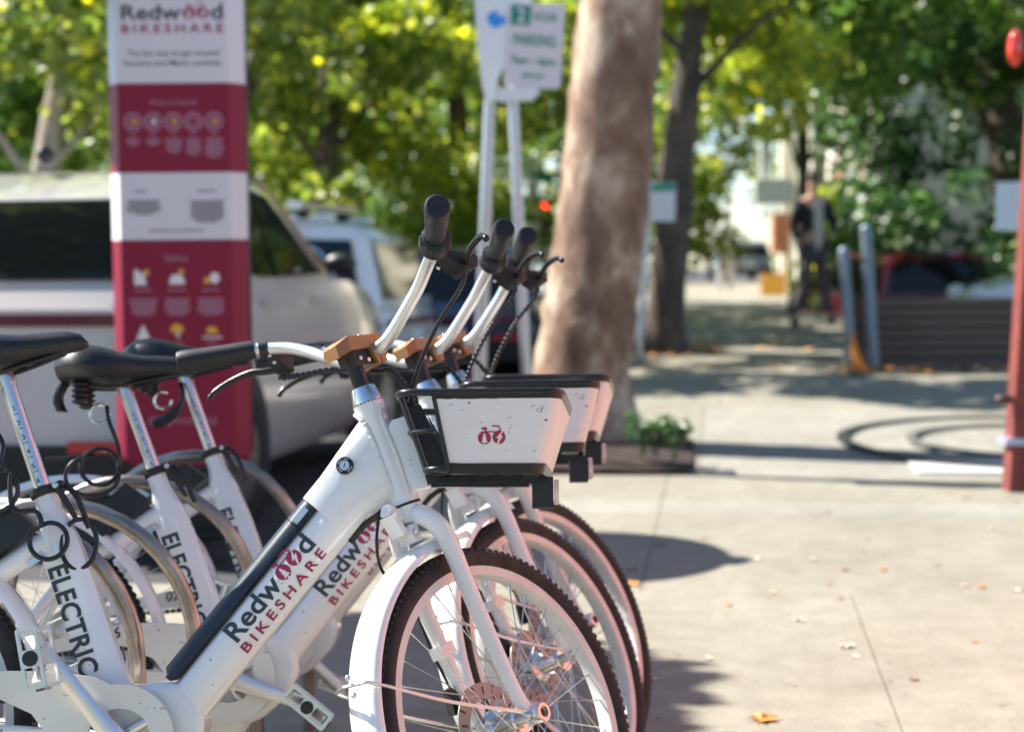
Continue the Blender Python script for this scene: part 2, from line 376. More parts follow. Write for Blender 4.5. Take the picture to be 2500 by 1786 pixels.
def tree(label, base, path, rad, bk, blobs, nleaf, size, lm, name="leafy_tree", group=None, limbs=()):
    t = thing(name, label, "tree", base, group=group); b = Vector(base)
    trunk([Vector(p) for p in path], rad, bk, t)
    for lp, lr in limbs: trunk([Vector(p) for p in lp], lr, bk, t, "limb", 8, .02)
    leaf_cloud("crown", [(x - b.x, y - b.y, z - b.z, r, s) for x, y, z, r, s in blobs], nleaf, size, lm, t, kind='stuff'); return t

# ------------------------------------------------------------ big mottled plane tree in the well
pt = [wpt(1425, 1085, 9.5), wpt(1420, 900, 9.5), wpt(1450, 700, 9.5), wpt(1478, 450, 9.5), wpt(1500, 200, 9.5), wpt(1518, 0, 9.5), wpt(1545, -300, 9.5), wpt(1600, -700, 9.6)]
b0 = Vector((pt[0].x, pt[0].y, .02)); pl_ = [tuple(p - b0) for p in pt]; pl_.insert(0, (pl_[0][0] - .01, pl_[0][1], -.05))
rads = [.47, .37, .275, .268, .262, .25, .238, .225, .21]
pb = pt[-1]
tree("big plane tree with mottled brown and cream bark beside the parking sign", tuple(b0), pl_, rads, BK_SYC,
     crown_blobs(pb.x - .3, pb.y + 1.2, 6.4, 2.2, 1.3, 26, .7, zmin=5.2), 5200, .16, LM_OLIVE, "plane_tree",
     limbs=[([tuple(pb - b0), (1.4, .8, 4.4), (2.0, 1.2, 5.6)], [.15, .1, .05]), ([tuple(pb - b0), (.2, 1.4, 4.6), (-.4, 2.0, 5.8)], [.15, .1, .05])])
# small plants in the tree well
for i, (x, y, n_) in enumerate([(.83, 8.40, 60), (.75, 8.55, 70), (.67, 8.50, 60)]):
    p = thing("small_plant", ["small leafy plant at the near right corner of the tree well", "bushy little plant with pale tips in the middle of the tree well edge", "low green plant closest to the big tree trunk"][i], "plant", (x, y, .06))
    mb = MB()
    for k in range(6): a = random.uniform(0, 6.28); mb.tube([(0, 0, 0), (.05 * cos(a), .05 * sin(a), .1), (.09 * cos(a), .09 * sin(a), .17)], .004, 5)
    obj("stem", mb, mat("plant_stem", (.1, .13, .03), .7), p)
    leaf_cloud("foliage", [(random.gauss(0, .06), random.gauss(0, .06), .12 + .08 * random.random(), .055, 1) for _ in range(8)], n_, .05, LM_DARK, p, 'stuff')

# ------------------------------------------------------------ bicycle
HA = radians(69.675); FOOT = Vector((.60445, 0, .2863)); SU = Vector((-cos(HA), 0, sin(HA))); SF = Vector((sin(HA), 0, cos(HA)))
OFF = .05437; RW = .305
BBZ = .2858; SA = radians(69.577); SEATD = Vector((-cos(SA), 0, sin(SA))); BB = Vector((0, 0, BBZ))
def steer_m(s):
    F = SF * cos(s) + Vector((0, 1, 0)) * sin(s); Lf = Vector((0, 1, 0)) * cos(s) - SF * sin(s)
    m = Matrix((F, Lf, SU)).transposed().to_4x4(); m.translation = FOOT; return m
def ax(a, fw=0, y=0): return FOOT + SU * a + SF * fw + Vector((0, y, 0))   # straight steering frame point in bike frame

PARTS = []   # (space, name, mesh, [(subname, mesh)], label)
def part(space, name, mb, m, subs=(), label=None): PARTS.append((space, name, mb.mesh(name, m), [(sn, smb.mesh(sn, sm)) for sn, smb, sm in subs], label))

# --- frame
DT = Vector((.6293, 0, .7772)); DN = Vector((-.7772, 0, .6293))       # along the down tube, up across it
DB0 = Vector((.378, 0, .617)) - DT * .62                                # on the bottom line
def dtp(s, n, y): return DB0 + DT * s + DN * n + Vector((0, y, 0))
def dt_ring(s, n0, n1, w, b=.026, tb=.012):
    h = n1 - n0
    return [dtp(s, n0, -w * .38), dtp(s, n0 + b * .35, -w * .72), dtp(s, n0 + b, -w), dtp(s, n1 - tb, -w), dtp(s, n1 - tb * .3, -w * .8), dtp(s, n1, -w * .5),
            dtp(s, n1, w * .5), dtp(s, n1 - tb * .3, w * .8), dtp(s, n1 - tb, w), dtp(s, n0 + b, w), dtp(s, n0 + b * .35, w * .72), dtp(s, n0, w * .38)]
mb = MB()
S_TOP = .70
rings = []
for s, n0, n1, w in [(.00, .0, .115, .030), (.06, -.004, .12, .036), (.13, 0, .118, .036), (.20, 0, .104, .0345), (.235, 0, .0735, .0335)]: rings.append(dt_ring(s, n0, n1, w))
mb.loft(rings)
rings = [dt_ring(s, 0, .0725, .0335) for s in (.235, .35, .5, .60)] + [dt_ring(.613, 0, .0725, .0335)]
mb.loft(rings)
hp = [(0, -.38), (.06, -.72), (.25, -1), (.80, -1), (.94, -.8), (1, -.5)]; hp = hp + [(a, -b) for a, b in reversed(hp)]
mb.loft([dt_ring(.613, .0, .1035, .0335), dt_ring(.66, .0, .1035, .0330)] + [[dt_ring(.66, 0, .1035, .033)[i].lerp(ax(lerp(.413, .574, hp[i][0]), -.008, hp[i][1] * .0225), t) for i in range(12)] for t in (.5, 1.0)])
# head tube, gusset box in front, seat tube, stays, bottom bracket shell
mb.tube([ax(.402), ax(.44), ax(.5), ax(.56), ax(.588)], [.0265, .0245, .0245, .0250, .0275], 24)
hb = [(.442, .806), (.468, .814), (.510, .694), (.476, .688), (.455, .72), (.43, .78)]
mb.prism([(x, z) for x, z in hb], -.021, .021)
def rrect(c, ux, hx, hy, k=.35):
    o = []
    for a, b in [(-1, -1), (1, -1), (1, 1), (-1, 1)]:
        for (p, q) in ([(a, b * (1 - k)), (a * (1 - k), b)] if a * b > 0 else [(a * (1 - k), b), (a, b * (1 - k))]):
            o.append(c + ux * (p * hx) + Vector((0, q * hy, 0)))
    return o
SX = Vector((sin(SA), 0, cos(SA)))
def st_pt(l): return BB + SEATD * l
mb.loft([rrect(st_pt(l) + SX * o, SX, hx, hy, k) for l, hx, hy, k, o in [(0.0, .040, .026, .35, .0), (.06, .036, .022, .35, 0), (.10, .0335, .020, .35, 0), (.26, .0335, .020, .38, 0), (.30, .034, .020, .4, -.002), (.345, .034, .020, .45, -.004), (.375, .024, .0195, .5, -.001), (.40, .0185, .0185, .5, 0), (.432, .0180, .0180, .5, 0)]])
BBP = smooth_path([(-.045, 0, .235), (.00, 0, .20), (.06, 0, .205), (.12, 0, .26), (.135, 0, .315), (.10, 0, .365), (.065, 0, .372), (.03, 0, .368), (-.03, 0, .352)], 5, True)
mb.loft([[Vector((.045 + (p.x - .045) * q, y, .285 + (p.z - .285) * q)) for p in BBP] for y, q in ((-.0365, .86), (-.033, .95), (-.026, 1))] , True)
mb.loft([[Vector((p.x, y, p.z)) for p in BBP] for y in (-.0259, .036)], True)
mb.tube([(-.10, 0, .625), (-.14, 0, .608), (-.24, 0, .543), (-.315, 0, .497)], [.020, .020, .020, .019], 16)
for sy in (-1, 1):
    mb.tube(smooth_path([(-.30, sy * .012, .507), (-.345, sy * .035, .45), (-.44, sy * .062, .312)], 5), .011, 10)
    mb.tube(smooth_path([(-.02, sy * .02, .262), (-.12, sy * .045, .285), (-.30, sy * .060, .298), (-.45, sy * .064, .304)], 5), .0165, 12)
part('frame', 'frame', mb, WHITE)
# weld beads round the head tube
mb = MB()
def bead(pts, r=.0026, n=40):
    P = smooth_path(pts, 12); tot = sum((b - a).length for a, b in zip(P, P[1:])); k = max(6, int(tot / .0042)); acc = 0; j = 0
    for i in range(k):
        tgt = tot * i / k
        while j < len(P) - 2 and acc + (P[j + 1] - P[j]).length < tgt: acc += (P[j + 1] - P[j]).length; j += 1
        mb.ball(P[j].lerp(P[j + 1], min(1, (tgt - acc) / max(1e-6, (P[j + 1] - P[j]).length))), r * random.uniform(.85, 1.15), 8, (1.3, .8, 1.1))
for y in (-1,):
    bead([ax(.575, -.026, -.006), ax(.566, -.020, -.0175), ax(.54, -.0135, -.0222), ax(.48, -.012, -.0226), ax(.445, -.012, -.0226), ax(.42, -.014, -.0215)], .0042)
    bead([ax(.575, .018, -.0185), ax(.55, .014, -.021), ax(.48, .016, -.021), ax(.412, .012, -.0235)], .0038)
part('frame', 'weld', mb, WELD)
# battery cover
mb = MB()
def cov(s, w=.0325, top=.1035, base=.0755): return [dtp(s, base, -w), dtp(s, base + .012, -w * .98), dtp(s, top - .007, -w * .74), dtp(s, top, -w * .3), dtp(s, top, w * .3), dtp(s, top - .007, w * .74), dtp(s, base + .012, w * .98), dtp(s, base, w)]
mb.loft([cov(.243, .031, .094, .080)] + [cov(s) for s in (.252, .33, .42, .50, .568)])
mb2 = MB(); mb2.loft([cov(s) for s in (.5695, .59, .6115)])
mb3 = MB(); mb3.box(dtp(.588, .086, -.0335), (.030, .003, .011), Matrix.Rotation(-atan2(.7772, .6293), 3, 'Y'))
part('frame', 'battery_cover', mb, NAVY, [('cover_cap', mb2, NAVY), ('latch_handle', mb3, STEEL)])
# key lock with print
LK = dtp(.633, .072, 0); LK = Vector((.365, -.0345, .729))
mb = MB(); mb.lathe([(.0001, .002), (.0145, .002), (.0150, .0005), (.0150, -.002)], LK + Vector((0, -.001, 0)), 'y', 28); mb.v = [(x, 2 * (LK.y) - y, z) for x, y, z in mb.v]
mbk = MB(); mbk.lathe([(.0085, .0), (.0082, -.0042), (.0001, -.0042)], LK + Vector((0, -.0005, 0)), 'y', 20)
mbs = MB(); mbs.box(LK + Vector((0, -.0049, 0)), (.0016, .0006, .0085), Matrix.Rotation(.25, 3, 'Y'))
mbt = MB()
add_text(mbt, text2d("HOLD", .0042, .01, 'CENTER'), lambda x, y: LK + Matrix.Rotation(radians(50), 3, 'Y').inverted() @ Vector((x + .001, 0, y - .0125)) + Vector((0, -.0036, 0)))
for a0, a1 in ((120, 170), (190, 250), (60, 100)):
    for k in range(8):
        a, b_ = radians(lerp(a0, a1, k / 8)), radians(lerp(a0, a1, (k + 1) / 8))
        mbt.add([LK + Vector((r * cos(q), -.0036, r * sin(q))) for q in (a, b_) for r in (.0105, .0115)], [(0, 1, 3, 2)], False)
part('frame', 'key_lock', mb, BLACK, [('lock_barrel', mbk, STEEL), ('key_slot', mbs, DARK), ('lettering', mbt, WINK)])
# decals ---------------------------------------------------------
def emblem(size):
    """bicycle emblem, both wheels standing on y=0; returns {solid:[polys], cut:[polys]}"""
    def circ(cx, cy, r, n=28, a0=0, a1=2 * pi): return [(cx + r * cos(a0 + (a1 - a0) * i / n), cy + r * sin(a0 + (a1 - a0) * i / n)) for i in range(n)]
    def bar(x0, y0, x1, y1, w):
        dx, dy = x1 - x0, y1 - y0; l = sqrt(dx * dx + dy * dy); nx, ny = -dy / l * w / 2, dx / l * w / 2
        return [(x0 + nx, y0 + ny), (x0 - nx, y0 - ny), (x1 - nx, y1 - ny), (x1 + nx, y1 + ny)]
    sol = [circ(0, 0, 60), circ(134, 5, 60), bar(-25, 83, 25, 83, 20), bar(2, 80, 25, 30, 12), bar(12, 55, 132, 52, 10), bar(128, 50, 153, 75, 10), bar(151, 68, 130, 104, 11), bar(70, 105, 135, 103, 12)]
    cut = [[(0, 45), (-14, 18), (-8, 18), (-22, -10), (-13, -10), (-30, -44), (-6, -40), (-6, -62), (6, -62), (6, -40), (30, -44), (13, -10), (22, -10), (8, 18), (14, 18)],
           [(163, 58), (105, -4), (130, -2), (112, -58), (122, -58), (172, 18), (146, 16), (172, 58)]]
    k = size / 254
    return ([[((x - 67) * k, (y + 58) * k) for x, y in p] for p in sol], [[((x - 67) * k, (y + 58) * k) for x, y in p] for p in cut])
def add_poly(mb, polys, fn):
    for p in polys: mb.add([fn(x, y) for x, y in p], [tuple(range(len(p)))], False)
def decal(o, ux, uy): return lambda x, y, d=0.0: o + ux * x + uy * y
YD = Vector((0, -.0343, 0))
# REDWOOD line
P0 = Vector((.189, 0, .436)); PD = (Vector((.318, 0, .598)) - P0); LEN = PD.length; UX = PD.normalized(); UY = Vector((-UX.z, 0, UX.x))
H = .0335
tR = text2d("Redw", H / .70, .022); a0, a1 = text_w(tR); td = text2d("d", H / .70, .022); d0, d1 = text_w(td)
def squeeze(t, x0, x1):
    a, b = text_w(t); k = (x1 - x0) / (b - a); return [((x - a) * k + x0, y) for x, y in t[0]], t[1]
mb = MB(); o1 = P0 + YD
fn = decal(o1, UX, UY)
add_text(mb, squeeze(tR, 0, LEN * .585), fn); part('frame', 'lettering', mb, INK)
mb = MB(); add_text(mb, squeeze(td, LEN * .88, LEN), fn); part('frame', 'lettering', mb, INK)
mb = MB(); mbc = MB(); so, cu_ = emblem(LEN * .27)
o2 = o1 + UX * (LEN * .735) + UY * .001
for i, p in enumerate(so): add_poly(mb, [p], lambda x, y, i=i: o2 + UX * x + UY * y + Vector((0, -.00006 * i, 0)))
add_poly(mbc, cu_, lambda x, y: o2 + UX * x + UY * y + Vector((0, -.0008, 0)))
part('frame', 'emblem', mb, MAROON, [('emblem_cutout', mbc, WINK)])
mb = MB(); B0 = Vector((.206, 0, .419)) + YD; BL_ = (Vector((.338, 0, .581)) - Vector((.206, 0, .419))).length
tb = text2d("BIKESHARE", .0165 / .70, .022, 'LEFT', 1.45); add_text(mb, squeeze(tb, 0, BL_), lambda x, y: B0 + UX * x + UY * y)
part('frame', 'lettering', mb, MAROON)
# ELECTRIC down the seat tube
mb = MB(); E0 = Vector((-.134, -.0208, .560)); E1 = Vector((-.073, -.0208, .382)); EX = (E1 - E0).normalized(); EY = Vector((-EX.z, 0, EX.x))
if EY.x < 0: EY = -EY
te = text2d("ELECTRIC", .032 / .70, .028, 'LEFT', 1.05); add_text(mb, squeeze(te, 0, (E1 - E0).length), lambda x, y: E0 + EX * x + EY * y)
part('frame', 'lettering', mb, INK)
mb = MB(); tm = text2d("drop mobility", .021, .004); add_text(mb, tm, lambda x, y: Vector((-.30 + x, 0, .2925)) + Vector((0, -.0602 - .0162 * sqrt(max(0, 1 - ((y - .006) / .0165) ** 2)) + (.006 if x > .1 else .0), y)))
part('frame', 'lettering', mb, GINK)
# --- seat post, clamp, saddle
mb = MB(); mb.tube([st_pt(.36), st_pt(.62)], .0137, 20); mb.tube([st_pt(.598), st_pt(.618)], .0158, 20)
mh = MB(); mh.tube(smooth_path([st_pt(.612), st_pt(.632), st_pt(.64) + Vector((-.016, 0, .004)), Vector((-.255, 0, .868))], 5), [.0145] * 16, 14)
mh.box((-.245, 0, .878), (.05, .045, .008)); mh.box((-.245, 0, .89), (.035, .04, .006))
mnum = MB()
for i, (ch, bold) in enumerate(zip("123456", [0] * 6)):
    c = st_pt(.553 - i * .0262); r = .01395
    def f(x, y, c=c): a = (x - .0045) / r + .12; return c + SX * (sin(a) * r) + Vector((0, -cos(a) * r, 0)) + SEATD * (y - .004)
    add_text(mnum, text2d(ch, .0125, .02), f); mnum.box(c + Vector((0, -r - .0001, 0)) + SEATD * -.010 + SX * .001, (.008, .0005, .0012), Matrix.Rotation(-.35, 3, 'Y'))
part('frame', 'seat_post', mb, STEEL, [('post_head', mh, ALU), ('numerals', mnum, INK)])
mb = MB(); cc = st_pt(.432)
mb.loft([rrect(cc + SEATD * d, SX, r, r * .98, .5) for d, r in [(-.008, .0212), (-.007, .022), (.007, .022), (.008, .0205)]])
mb.box(cc + SX * .026, (.02, .03, .015), Matrix.Rotation(-.36, 3, 'Y'))
mq = MB(); mq.tube(smooth_path([cc + SX * .028 + Vector((0, -.022, 0)), cc + SX * .035 + SEATD * -.03 + Vector((0, -.024, 0)), cc + SX * .042 + SEATD * -.07 + Vector((0, -.018, 0))], 5), [.0065, .0065, .006, .006, .006, .006, .0055, .0055, .005, .0045, .004], 8, sx=.55)
mq.tube(smooth_path([cc + SX * .036 + Vector((0, .004, 0)), cc + SX * .05 + SEATD * -.03 + Vector((0, 0, 0)), cc + SX * .052 + SEATD * -.085], 5), .005, 8)
mbo = MB(); mbo.lathe([(.0055, 0), (.005, -.003), (.0001, -.004)], cc + SX * .028 + Vector((0, -.026, 0)), 'y', 12)
part('frame', 'seat_clamp', mb, BLACK, [('quick_release_lever', mq, BLACK), ('clamp_bolt', mbo, STEEL)])
mb = MB(); rings = []
for x, zt, zb, w, zs in [(-.348, .905, .888, .03, 0), (-.340, .928, .874, .066, 0), (-.315, .944, .868, .088, 0), (-.285, .948, .864, .098, 0), (-.25, .942, .860, .092, 0), (-.215, .931, .862, .066, 0), (-.18, .926, .872, .042, 0), (-.14, .925, .880, .028, 0), (-.10, .922, .884, .022, 0), (-.08, .915, .886, .018, 0), (-.07, .902, .890, .010, 0)]:
    h = zt - zb; rings.append([Vector((x, w * cos(a) * (1 if sin(a) > -.2 else .93), zb + h * (.38 + .62 * max(0, sin(a)) ** .75) if sin(a) >= 0 else zb + h * .38 * (1 + sin(a)))) for a in [2 * pi * k / 20 for k in range(20)]])
mb.loft(rings)
mr = MB()
for sy in (-1, 1): mr.tube(smooth_path([(-.31, sy * .03, .868), (-.25, sy * .022, .862), (-.19, sy * .02, .868), (-.11, sy * .008, .886)], 4), .004, 8)
msl = []
for sy in (-1, 1):
    q = MB(); q.lathe([(r_, k * .011 + h_) for k in range(4) for r_, h_ in ((.010, 0), (.017, .003), (.017, .007), (.010, .010))], (-.295, sy * .035, .825), 'z', 14); msl.append(q)
ml = MB(); ml.loft([[Vector((-.332 - .012 * sin(pi * t) - t * .004, .020 * cos(a) * (1 - .4 * t), .872 - t * .058)) + Vector((.011 * sin(a), 0, 0)) for a in [2 * pi * k / 12 for k in range(12)]] for t in (0, .2, .45, .7, .9, 1)])
mk = MB(); mk.tube(smooth_path([(-.262 + .019 * cos(a), -.004, .809 + .019 * sin(a)) for a in [radians(t) for t in range(60, 361, 25)]], 2), .0032, 8)
part('frame', 'saddle', mb, SADDLE, [('rail', mr, BLACK), *[('elastomer_spring', q, BLACK) for q in msl], ('rear_light', ml, BLACKG), ('hook', mk, CHROME)])
# wedge shaped black box on the rear tube
mb = MB(); mb.loft([[Vector((x, y, z)) for x, z in [(-.158, .634), (-.205, .668), (-.318, .560), (-.305, .530), (-.225, .575)]] for y in (-.030, .030)], True, False)
part('frame', 'lock_box', mb, BLACK)
mb = MB(); mb.box((-.155, -.021, .575), (.030, .004, .010), Matrix.Rotation(-.55, 3, 'Y')); mb.ball((-.146, -.023, .581), .0035, 8); part('frame', 'cable_guide', mb, STEEL)
# chain guard
mb = MB(); poly = []
for k in range(0, 27): a = radians(100 - k * 9.0); poly.append((.004 + .088 * cos(a), BBZ + .0865 * sin(a)))
out = poly + [(-.11, .236), (-.30, .262), (-.45, .276), (-.47, .305), (-.45, .335), (-.30, .372), (-.19, .394), (-.10, .392), (-.04, .383)]
inn = [(.004 + .052 * cos(a), BBZ + .047 * sin(a)) for a in [2 * pi * k / 28 for k in range(28)]]
bm_y0, bm_y1 = -.066, -.056
import bmesh
bmh = bmesh.new(); vo = [bmh.verts.new((x, bm_y0, z)) for x, z in out]; vi = [bmh.verts.new((x, bm_y0, z)) for x, z in inn]
slot = [(-.14, .325), (-.12, .300), (-.30, .300), (-.40, .30), (-.40, .325), (-.30, .345), (-.20, .352)]
vs3 = [bmh.verts.new((x, bm_y0, z)) for x, z in slot]
ed = [bmh.edges.new((l[i], l[(i + 1) % len(l)])) for l in (vo, vi, vs3) for i in range(len(l))]
bmesh.ops.triangle_fill(bmh, use_beauty=True, edges=ed)
ext = bmesh.ops.extrude_face_region(bmh, geom=list(bmh.faces)); bmesh.ops.translate(bmh, verts=[g_ for g_ in ext['geom'] if isinstance(g_, bmesh.types.BMVert)], vec=(0, bm_y1 - bm_y0, 0))
bmesh.ops.recalc_face_normals(bmh, faces=bmh.faces)
me = bpy.data.meshes.new("chain_guard"); bmh.to_mesh(me); bmh.free(); me.materials.append(GUARD)
mt = {}
for num in ("96", "07"):
    q = MB(); add_text(q, text2d(num, .030, .02), lambda x, y: Vector((-.232 + x, -.0667, .366 + y))); mt[num] = q.mesh("numerals", INK)
PARTS.append(('frame', 'chain_guard', me, [], None))
# chainring + chain
mb = MB(); mb.lathe([(.050, -.050), (.072, -.050), (.072, -.046), (.050, -.046)], (0, 0, BBZ), 'y', 40, True)
for k in range(4): a = k * pi / 2 + .5; mb.tube([(0, -.048, BBZ), (.056 * cos(a), -.048, BBZ + .056 * sin(a))], .008, 8)
part('frame', 'chainring', mb, STEEL)
mb = MB()
for k in range(34):
    x = -.015 - k * .0128
    for z in (BBZ + .073 - k * .0009, BBZ - .073 + k * .0012): mb.box((x, -.048, z), (.010, .007, .009))
part('frame', 'chain', mb, mat("oily_chain", (.06, .055, .05), .4, .8))
# crank (own frame: y axis at BB, arm along +x)
def crank(side):
    y = side; m_ = MB(); rings = []
    for x, yy, w, t in [(-.012, .072, .018, .012), (.0, .073, .019, .013), (.03, .074, .0165, .012), (.08, .080, .0135, .009), (.13, .086, .0125, .0075), (.165, .088, .0130, .008), (.178, .088, .010, .0075)]:
        rings.append([Vector((x + 0, y * (yy + t * b_), w * a_)) for a_, b_ in [(-1, -.5), (-.6, -1), (.6, -1), (1, -.5), (1, .5), (.6, 1), (-.6, 1), (-1, .5)]])
    m_.loft(rings); return m_
def pedal(side):
    m_ = MB(); y0 = .105 * side; L_ = .088; W = .046
    for ya in (y0, y0 + .078 * side):
        m_.box((0, ya, .0145), (.094, .008, .005)); m_.box((0, ya, -.0145), (.094, .008, .005))
        for xa in (-.0455, .0455): m_.box((xa, ya, 0), (.006, .0082, .030))
        m_.box((0, ya, 0), (.028, .0084, .0275))
    for xa in (-.045, .045): m_.box((xa, y0 + .039 * side, 0), (.006, .078, .026))
    m_.box((0, y0 + .039 * side, 0), (.026, .080, .022))
    for xa in (-.036, .036): m_.box((xa * .55, y0 + .039 * side, 0), (.003, .07, .014), Matrix.Rotation(.5 if xa > 0 else -.5, 3, 'Z'))
    for xa in (-.04, -.03, -.02, .02, .03, .04):
        for ya in (y0, y0 + .078 * side):
            m_.box((xa, ya, .0135), (.003, .003, .004)); m_.box((xa, ya, -.0135), (.003, .003, .004))
    cap = MB(); cap.lathe([(.0125, 0), (.0115, .003 * side), (.0001, .004 * side)], (0, y0 + .0835 * side, 0), 'y', 20)
    rf = MB(); rf.box((.0505, y0 + .039 * side, 0), (.004, .04, .013))
    return m_, cap, rf
crankm = {s: crank(s).mesh("crank_arm", ALU) for s in (-1, 1)}
pedm = {}
for s in (-1, 1):
    a, b_, c_ = pedal(s); pedm[s] = (a.mesh("pedal", ALU), b_.mesh("pedal_cap", BLACK), c_.mesh("reflector", mat("amber_reflector", (.10, .04, .02), .2, coat=1)))
# --- basket (fixed to the frame)
mb = MB()
X0, X1, WY, ZT, ZB = .4605, .738, .139, .8385, .7190
def rim_loop(x0, x1, w, z, r=.03, zr=0):
    pts = []
    for cx, cy, a in [(x1 - r, w - r, 0), (x0 + r, w - r, 90), (x0 + r, -w + r, 180), (x1 - r, -w + r, 270)]:
        for k in range(5): t = radians(a + k * 22.5); pts.append((cx + r * cos(t), cy + r * sin(t), z))
    return pts
mb.tube(rim_loop(X0, X1, WY, ZT), .0062, 10, closed=True)
mb.tube(rim_loop(X0 + .045, X1 - .035, WY - .019, ZB - .004), .0055, 10, closed=True)
mb.tube([(X0 + .028, -WY + .02, .7755), (X0 + .020, -WY + .028, .7755)] + [(X0 + .02, y, .7755) for y in (-.08, .08)] + [(X0 + .028, WY - .018, .7755)], .0042, 8)
mb.tube([(.525, -WY + .010, .7755), (X0 + .05, -WY + .010, .7755), (X0 + .028, -WY + .02, .7755)], .0042, 8)
for y in (-.085, -.05, .05, .085): mb.tube([(X0, y, ZT), (X0 + .045, y * .86, ZB - .004)], .0035, 8)
for sy in (-1,):
    mb.tube([(X0 + .004, sy * (WY - .03), ZT), (X0 + .048, sy * (WY - .045), ZB - .004)], .0042, 8)
for x in (.54, .58, .62, .66): mb.tube([(x, -WY + .02, ZB - .004), (x, WY - .02, ZB - .004)], .003, 6)
for y in (-.06, 0, .06): mb.tube([(X0 + .045, y, ZB - .006), (X1 - .036, y, ZB - .006)], .003, 6)
mb.box((.60, 0, .7035), (.19, .05, .012))
# black edging bands of the panel
def side_panel(m_, y_out, zt, zb, x0t, x1t, x0b, x1b, th, sgn):
    vs = [(x0t, sgn * (WY + y_out), zt), (x1t, sgn * (WY + y_out), zt), (x1b, sgn * (WY - .019 + y_out), zb), (x0b, sgn * (WY - .019 + y_out), zb)]
    vi_ = [(x, y - sgn * th, z) for x, y, z in vs]; m_.add(vs + vi_, [(0, 1, 2, 3), (7, 6, 5, 4), (0, 4, 5, 1), (1, 5, 6, 2), (2, 6, 7, 3), (3, 7, 4, 0)], False)
def wrap_ring(t, zt, zb, off):
    """horizontal section of the panel shell at height fraction t (0 top)"""
    z = lerp(zt, zb, t); f = (ZT - z) / (ZT - ZB); w = WY - .019 * f + off; xe = X1 - .035 * f + off; xs = X0 + .062 + .026 * f; r = .026
    pts = [(xs, -w, z), (xe - r, -w, z)] + [(xe - r + r * sin(a), -w + r - r * cos(a), z) for a in [radians(k * 15) for k in range(1, 6)]] + [(xe, -w + r, z)]
    pts += [(x, -y, z_) for x, y, z_ in reversed(pts)]; return [Vector(p) for p in pts]
def shell(zt, zb, off, th=.0025, n=5):
    m_ = MB(); rings = [wrap_ring(k / n, zt, zb, off) for k in range(n + 1)]; inner = [wrap_ring(k / n, zt, zb, off - th) for k in range(n + 1)]; k_ = len(rings[0])
    vs = [v for r in rings for v in r] + [v for r in inner for v in r]; o = len(rings) * k_; fs = []
    for i in range(n):
        for j in range(k_ - 1):
            a = i * k_ + j; fs.append((a, a + k_, a + k_ + 1, a + 1)); fs.append((o + a, o + a + 1, o + a + k_ + 1, o + a + k_))
    for j in range(k_ - 1): fs.append((j, j + 1, o + j + 1, o + j)); a = n * k_ + j; fs.append((a, o + a, o + a + 1, a + 1))
    for i in range(n):
        a = i * k_; fs.append((a, o + a, o + a + k_, a + k_)); a += k_ - 1; fs.append((a, a + k_, o + a + k_, o + a))
    m_.add(vs, fs, True); return m_
pn = shell(.8265, .7245, .0045)
bt = shell(.7235, .7065, .0062, .004, 2); tp_ = shell(.836, .8275, .0052, .003, 2)
for v in bt.v: mb.v.append(v)
o_ = len(mb.v) - len(bt.v); mb.f += [tuple(i + o_ for i in f) for f in bt.f]; mb.sm += bt.sm
o_ = len(mb.v); mb.v += tp_.v; mb.f += [tuple(i + o_ for i in f) for f in tp_.f]; mb.sm += tp_.sm
for sgn in (-1, 1): mb.tube([(X0 + .062, sgn * (WY + .004), .8355), (X0 + .088, sgn * (WY - .0145), .7080)], .0038, 8)
mnt = MB(); mnt.loft([[Vector((x, y, z)) for x, z in [(.462, .826), (.492, .832), (.545, .72), (.505, .695)]] for y in (-.034, -.0335, .0335, .034)], True, False)
mnt.loft([[Vector((x, y, z)) for x, z in [(.50, .822), (.512, .80), (.556, .73), (.54, .722)]] for y in (-.055, .055)], True, False)
mnt.ball((.5295, -.058, .795), .008, 10); mnt.box((.59, 0, .6975), (.17, .022, .008))
lg = MB(); lg.box((.6975, 0, .683), (.036, .036, .052)); lgl = MB()
lgl.loft([[Vector((x, .016 * cos(a), .684 + .022 * sin(a))) for a in [2 * pi * k / 14 for k in range(14)]] for x in (.7165, .722, .725)])
emb = MB(); embc = MB(); so, cu_ = emblem(.0465)
EO = Vector((.6205, -(WY - .019 * ((ZT - .7625) / (ZT - ZB)) + .0045 + .0006), .7625)); EYv = Vector((0, -.019 / (ZT - ZB), 1)).normalized()
for i, p in enumerate(so): add_poly(emb, [p], lambda x, y, i=i: EO + Vector((x, -.00004 * i, 0)) + EYv * (y - .009))
add_poly(embc, cu_, lambda x, y: EO + Vector((x, -.0006, 0)) + EYv * (y - .009))
embc_m = embc
scf = MB(); rs_ = random.Random(5)
for (sx_, sz_, n_) in [(.705, .812, 9), (.69, .806, 5), (.600, .790, 3), (.655, .795, 4), (.650, .778, 5), (.583, .775, 2), (.688, .748, 3), (.636, .822, 3), (.545, .818, 2), (.57, .812, 2)]:
    for k_ in range((n_ + 1) // 2):
        x_, z_ = sx_ + rs_.gauss(0, .006), sz_ + rs_.gauss(0, .003); a_ = rs_.gauss(.5, .5); l_ = rs_.uniform(.0012, .005); h_ = rs_.uniform(.0003, .0009)
        y_ = lambda z: -(WY - .019 * ((ZT - z) / (ZT - ZB)) + .0045 + .00045)
        P_ = [(x_ + u_ * cos(a_) - w_ * sin(a_), z_ + u_ * sin(a_) + w_ * cos(a_)) for u_, w_ in ((-l_, 0), (-l_ * .3, -h_), (l_, -h_ * .2), (l_ * .4, h_))]
        scf.add([(a, y_(b), b) for a, b in P_], [(0, 1, 2, 3)], False)
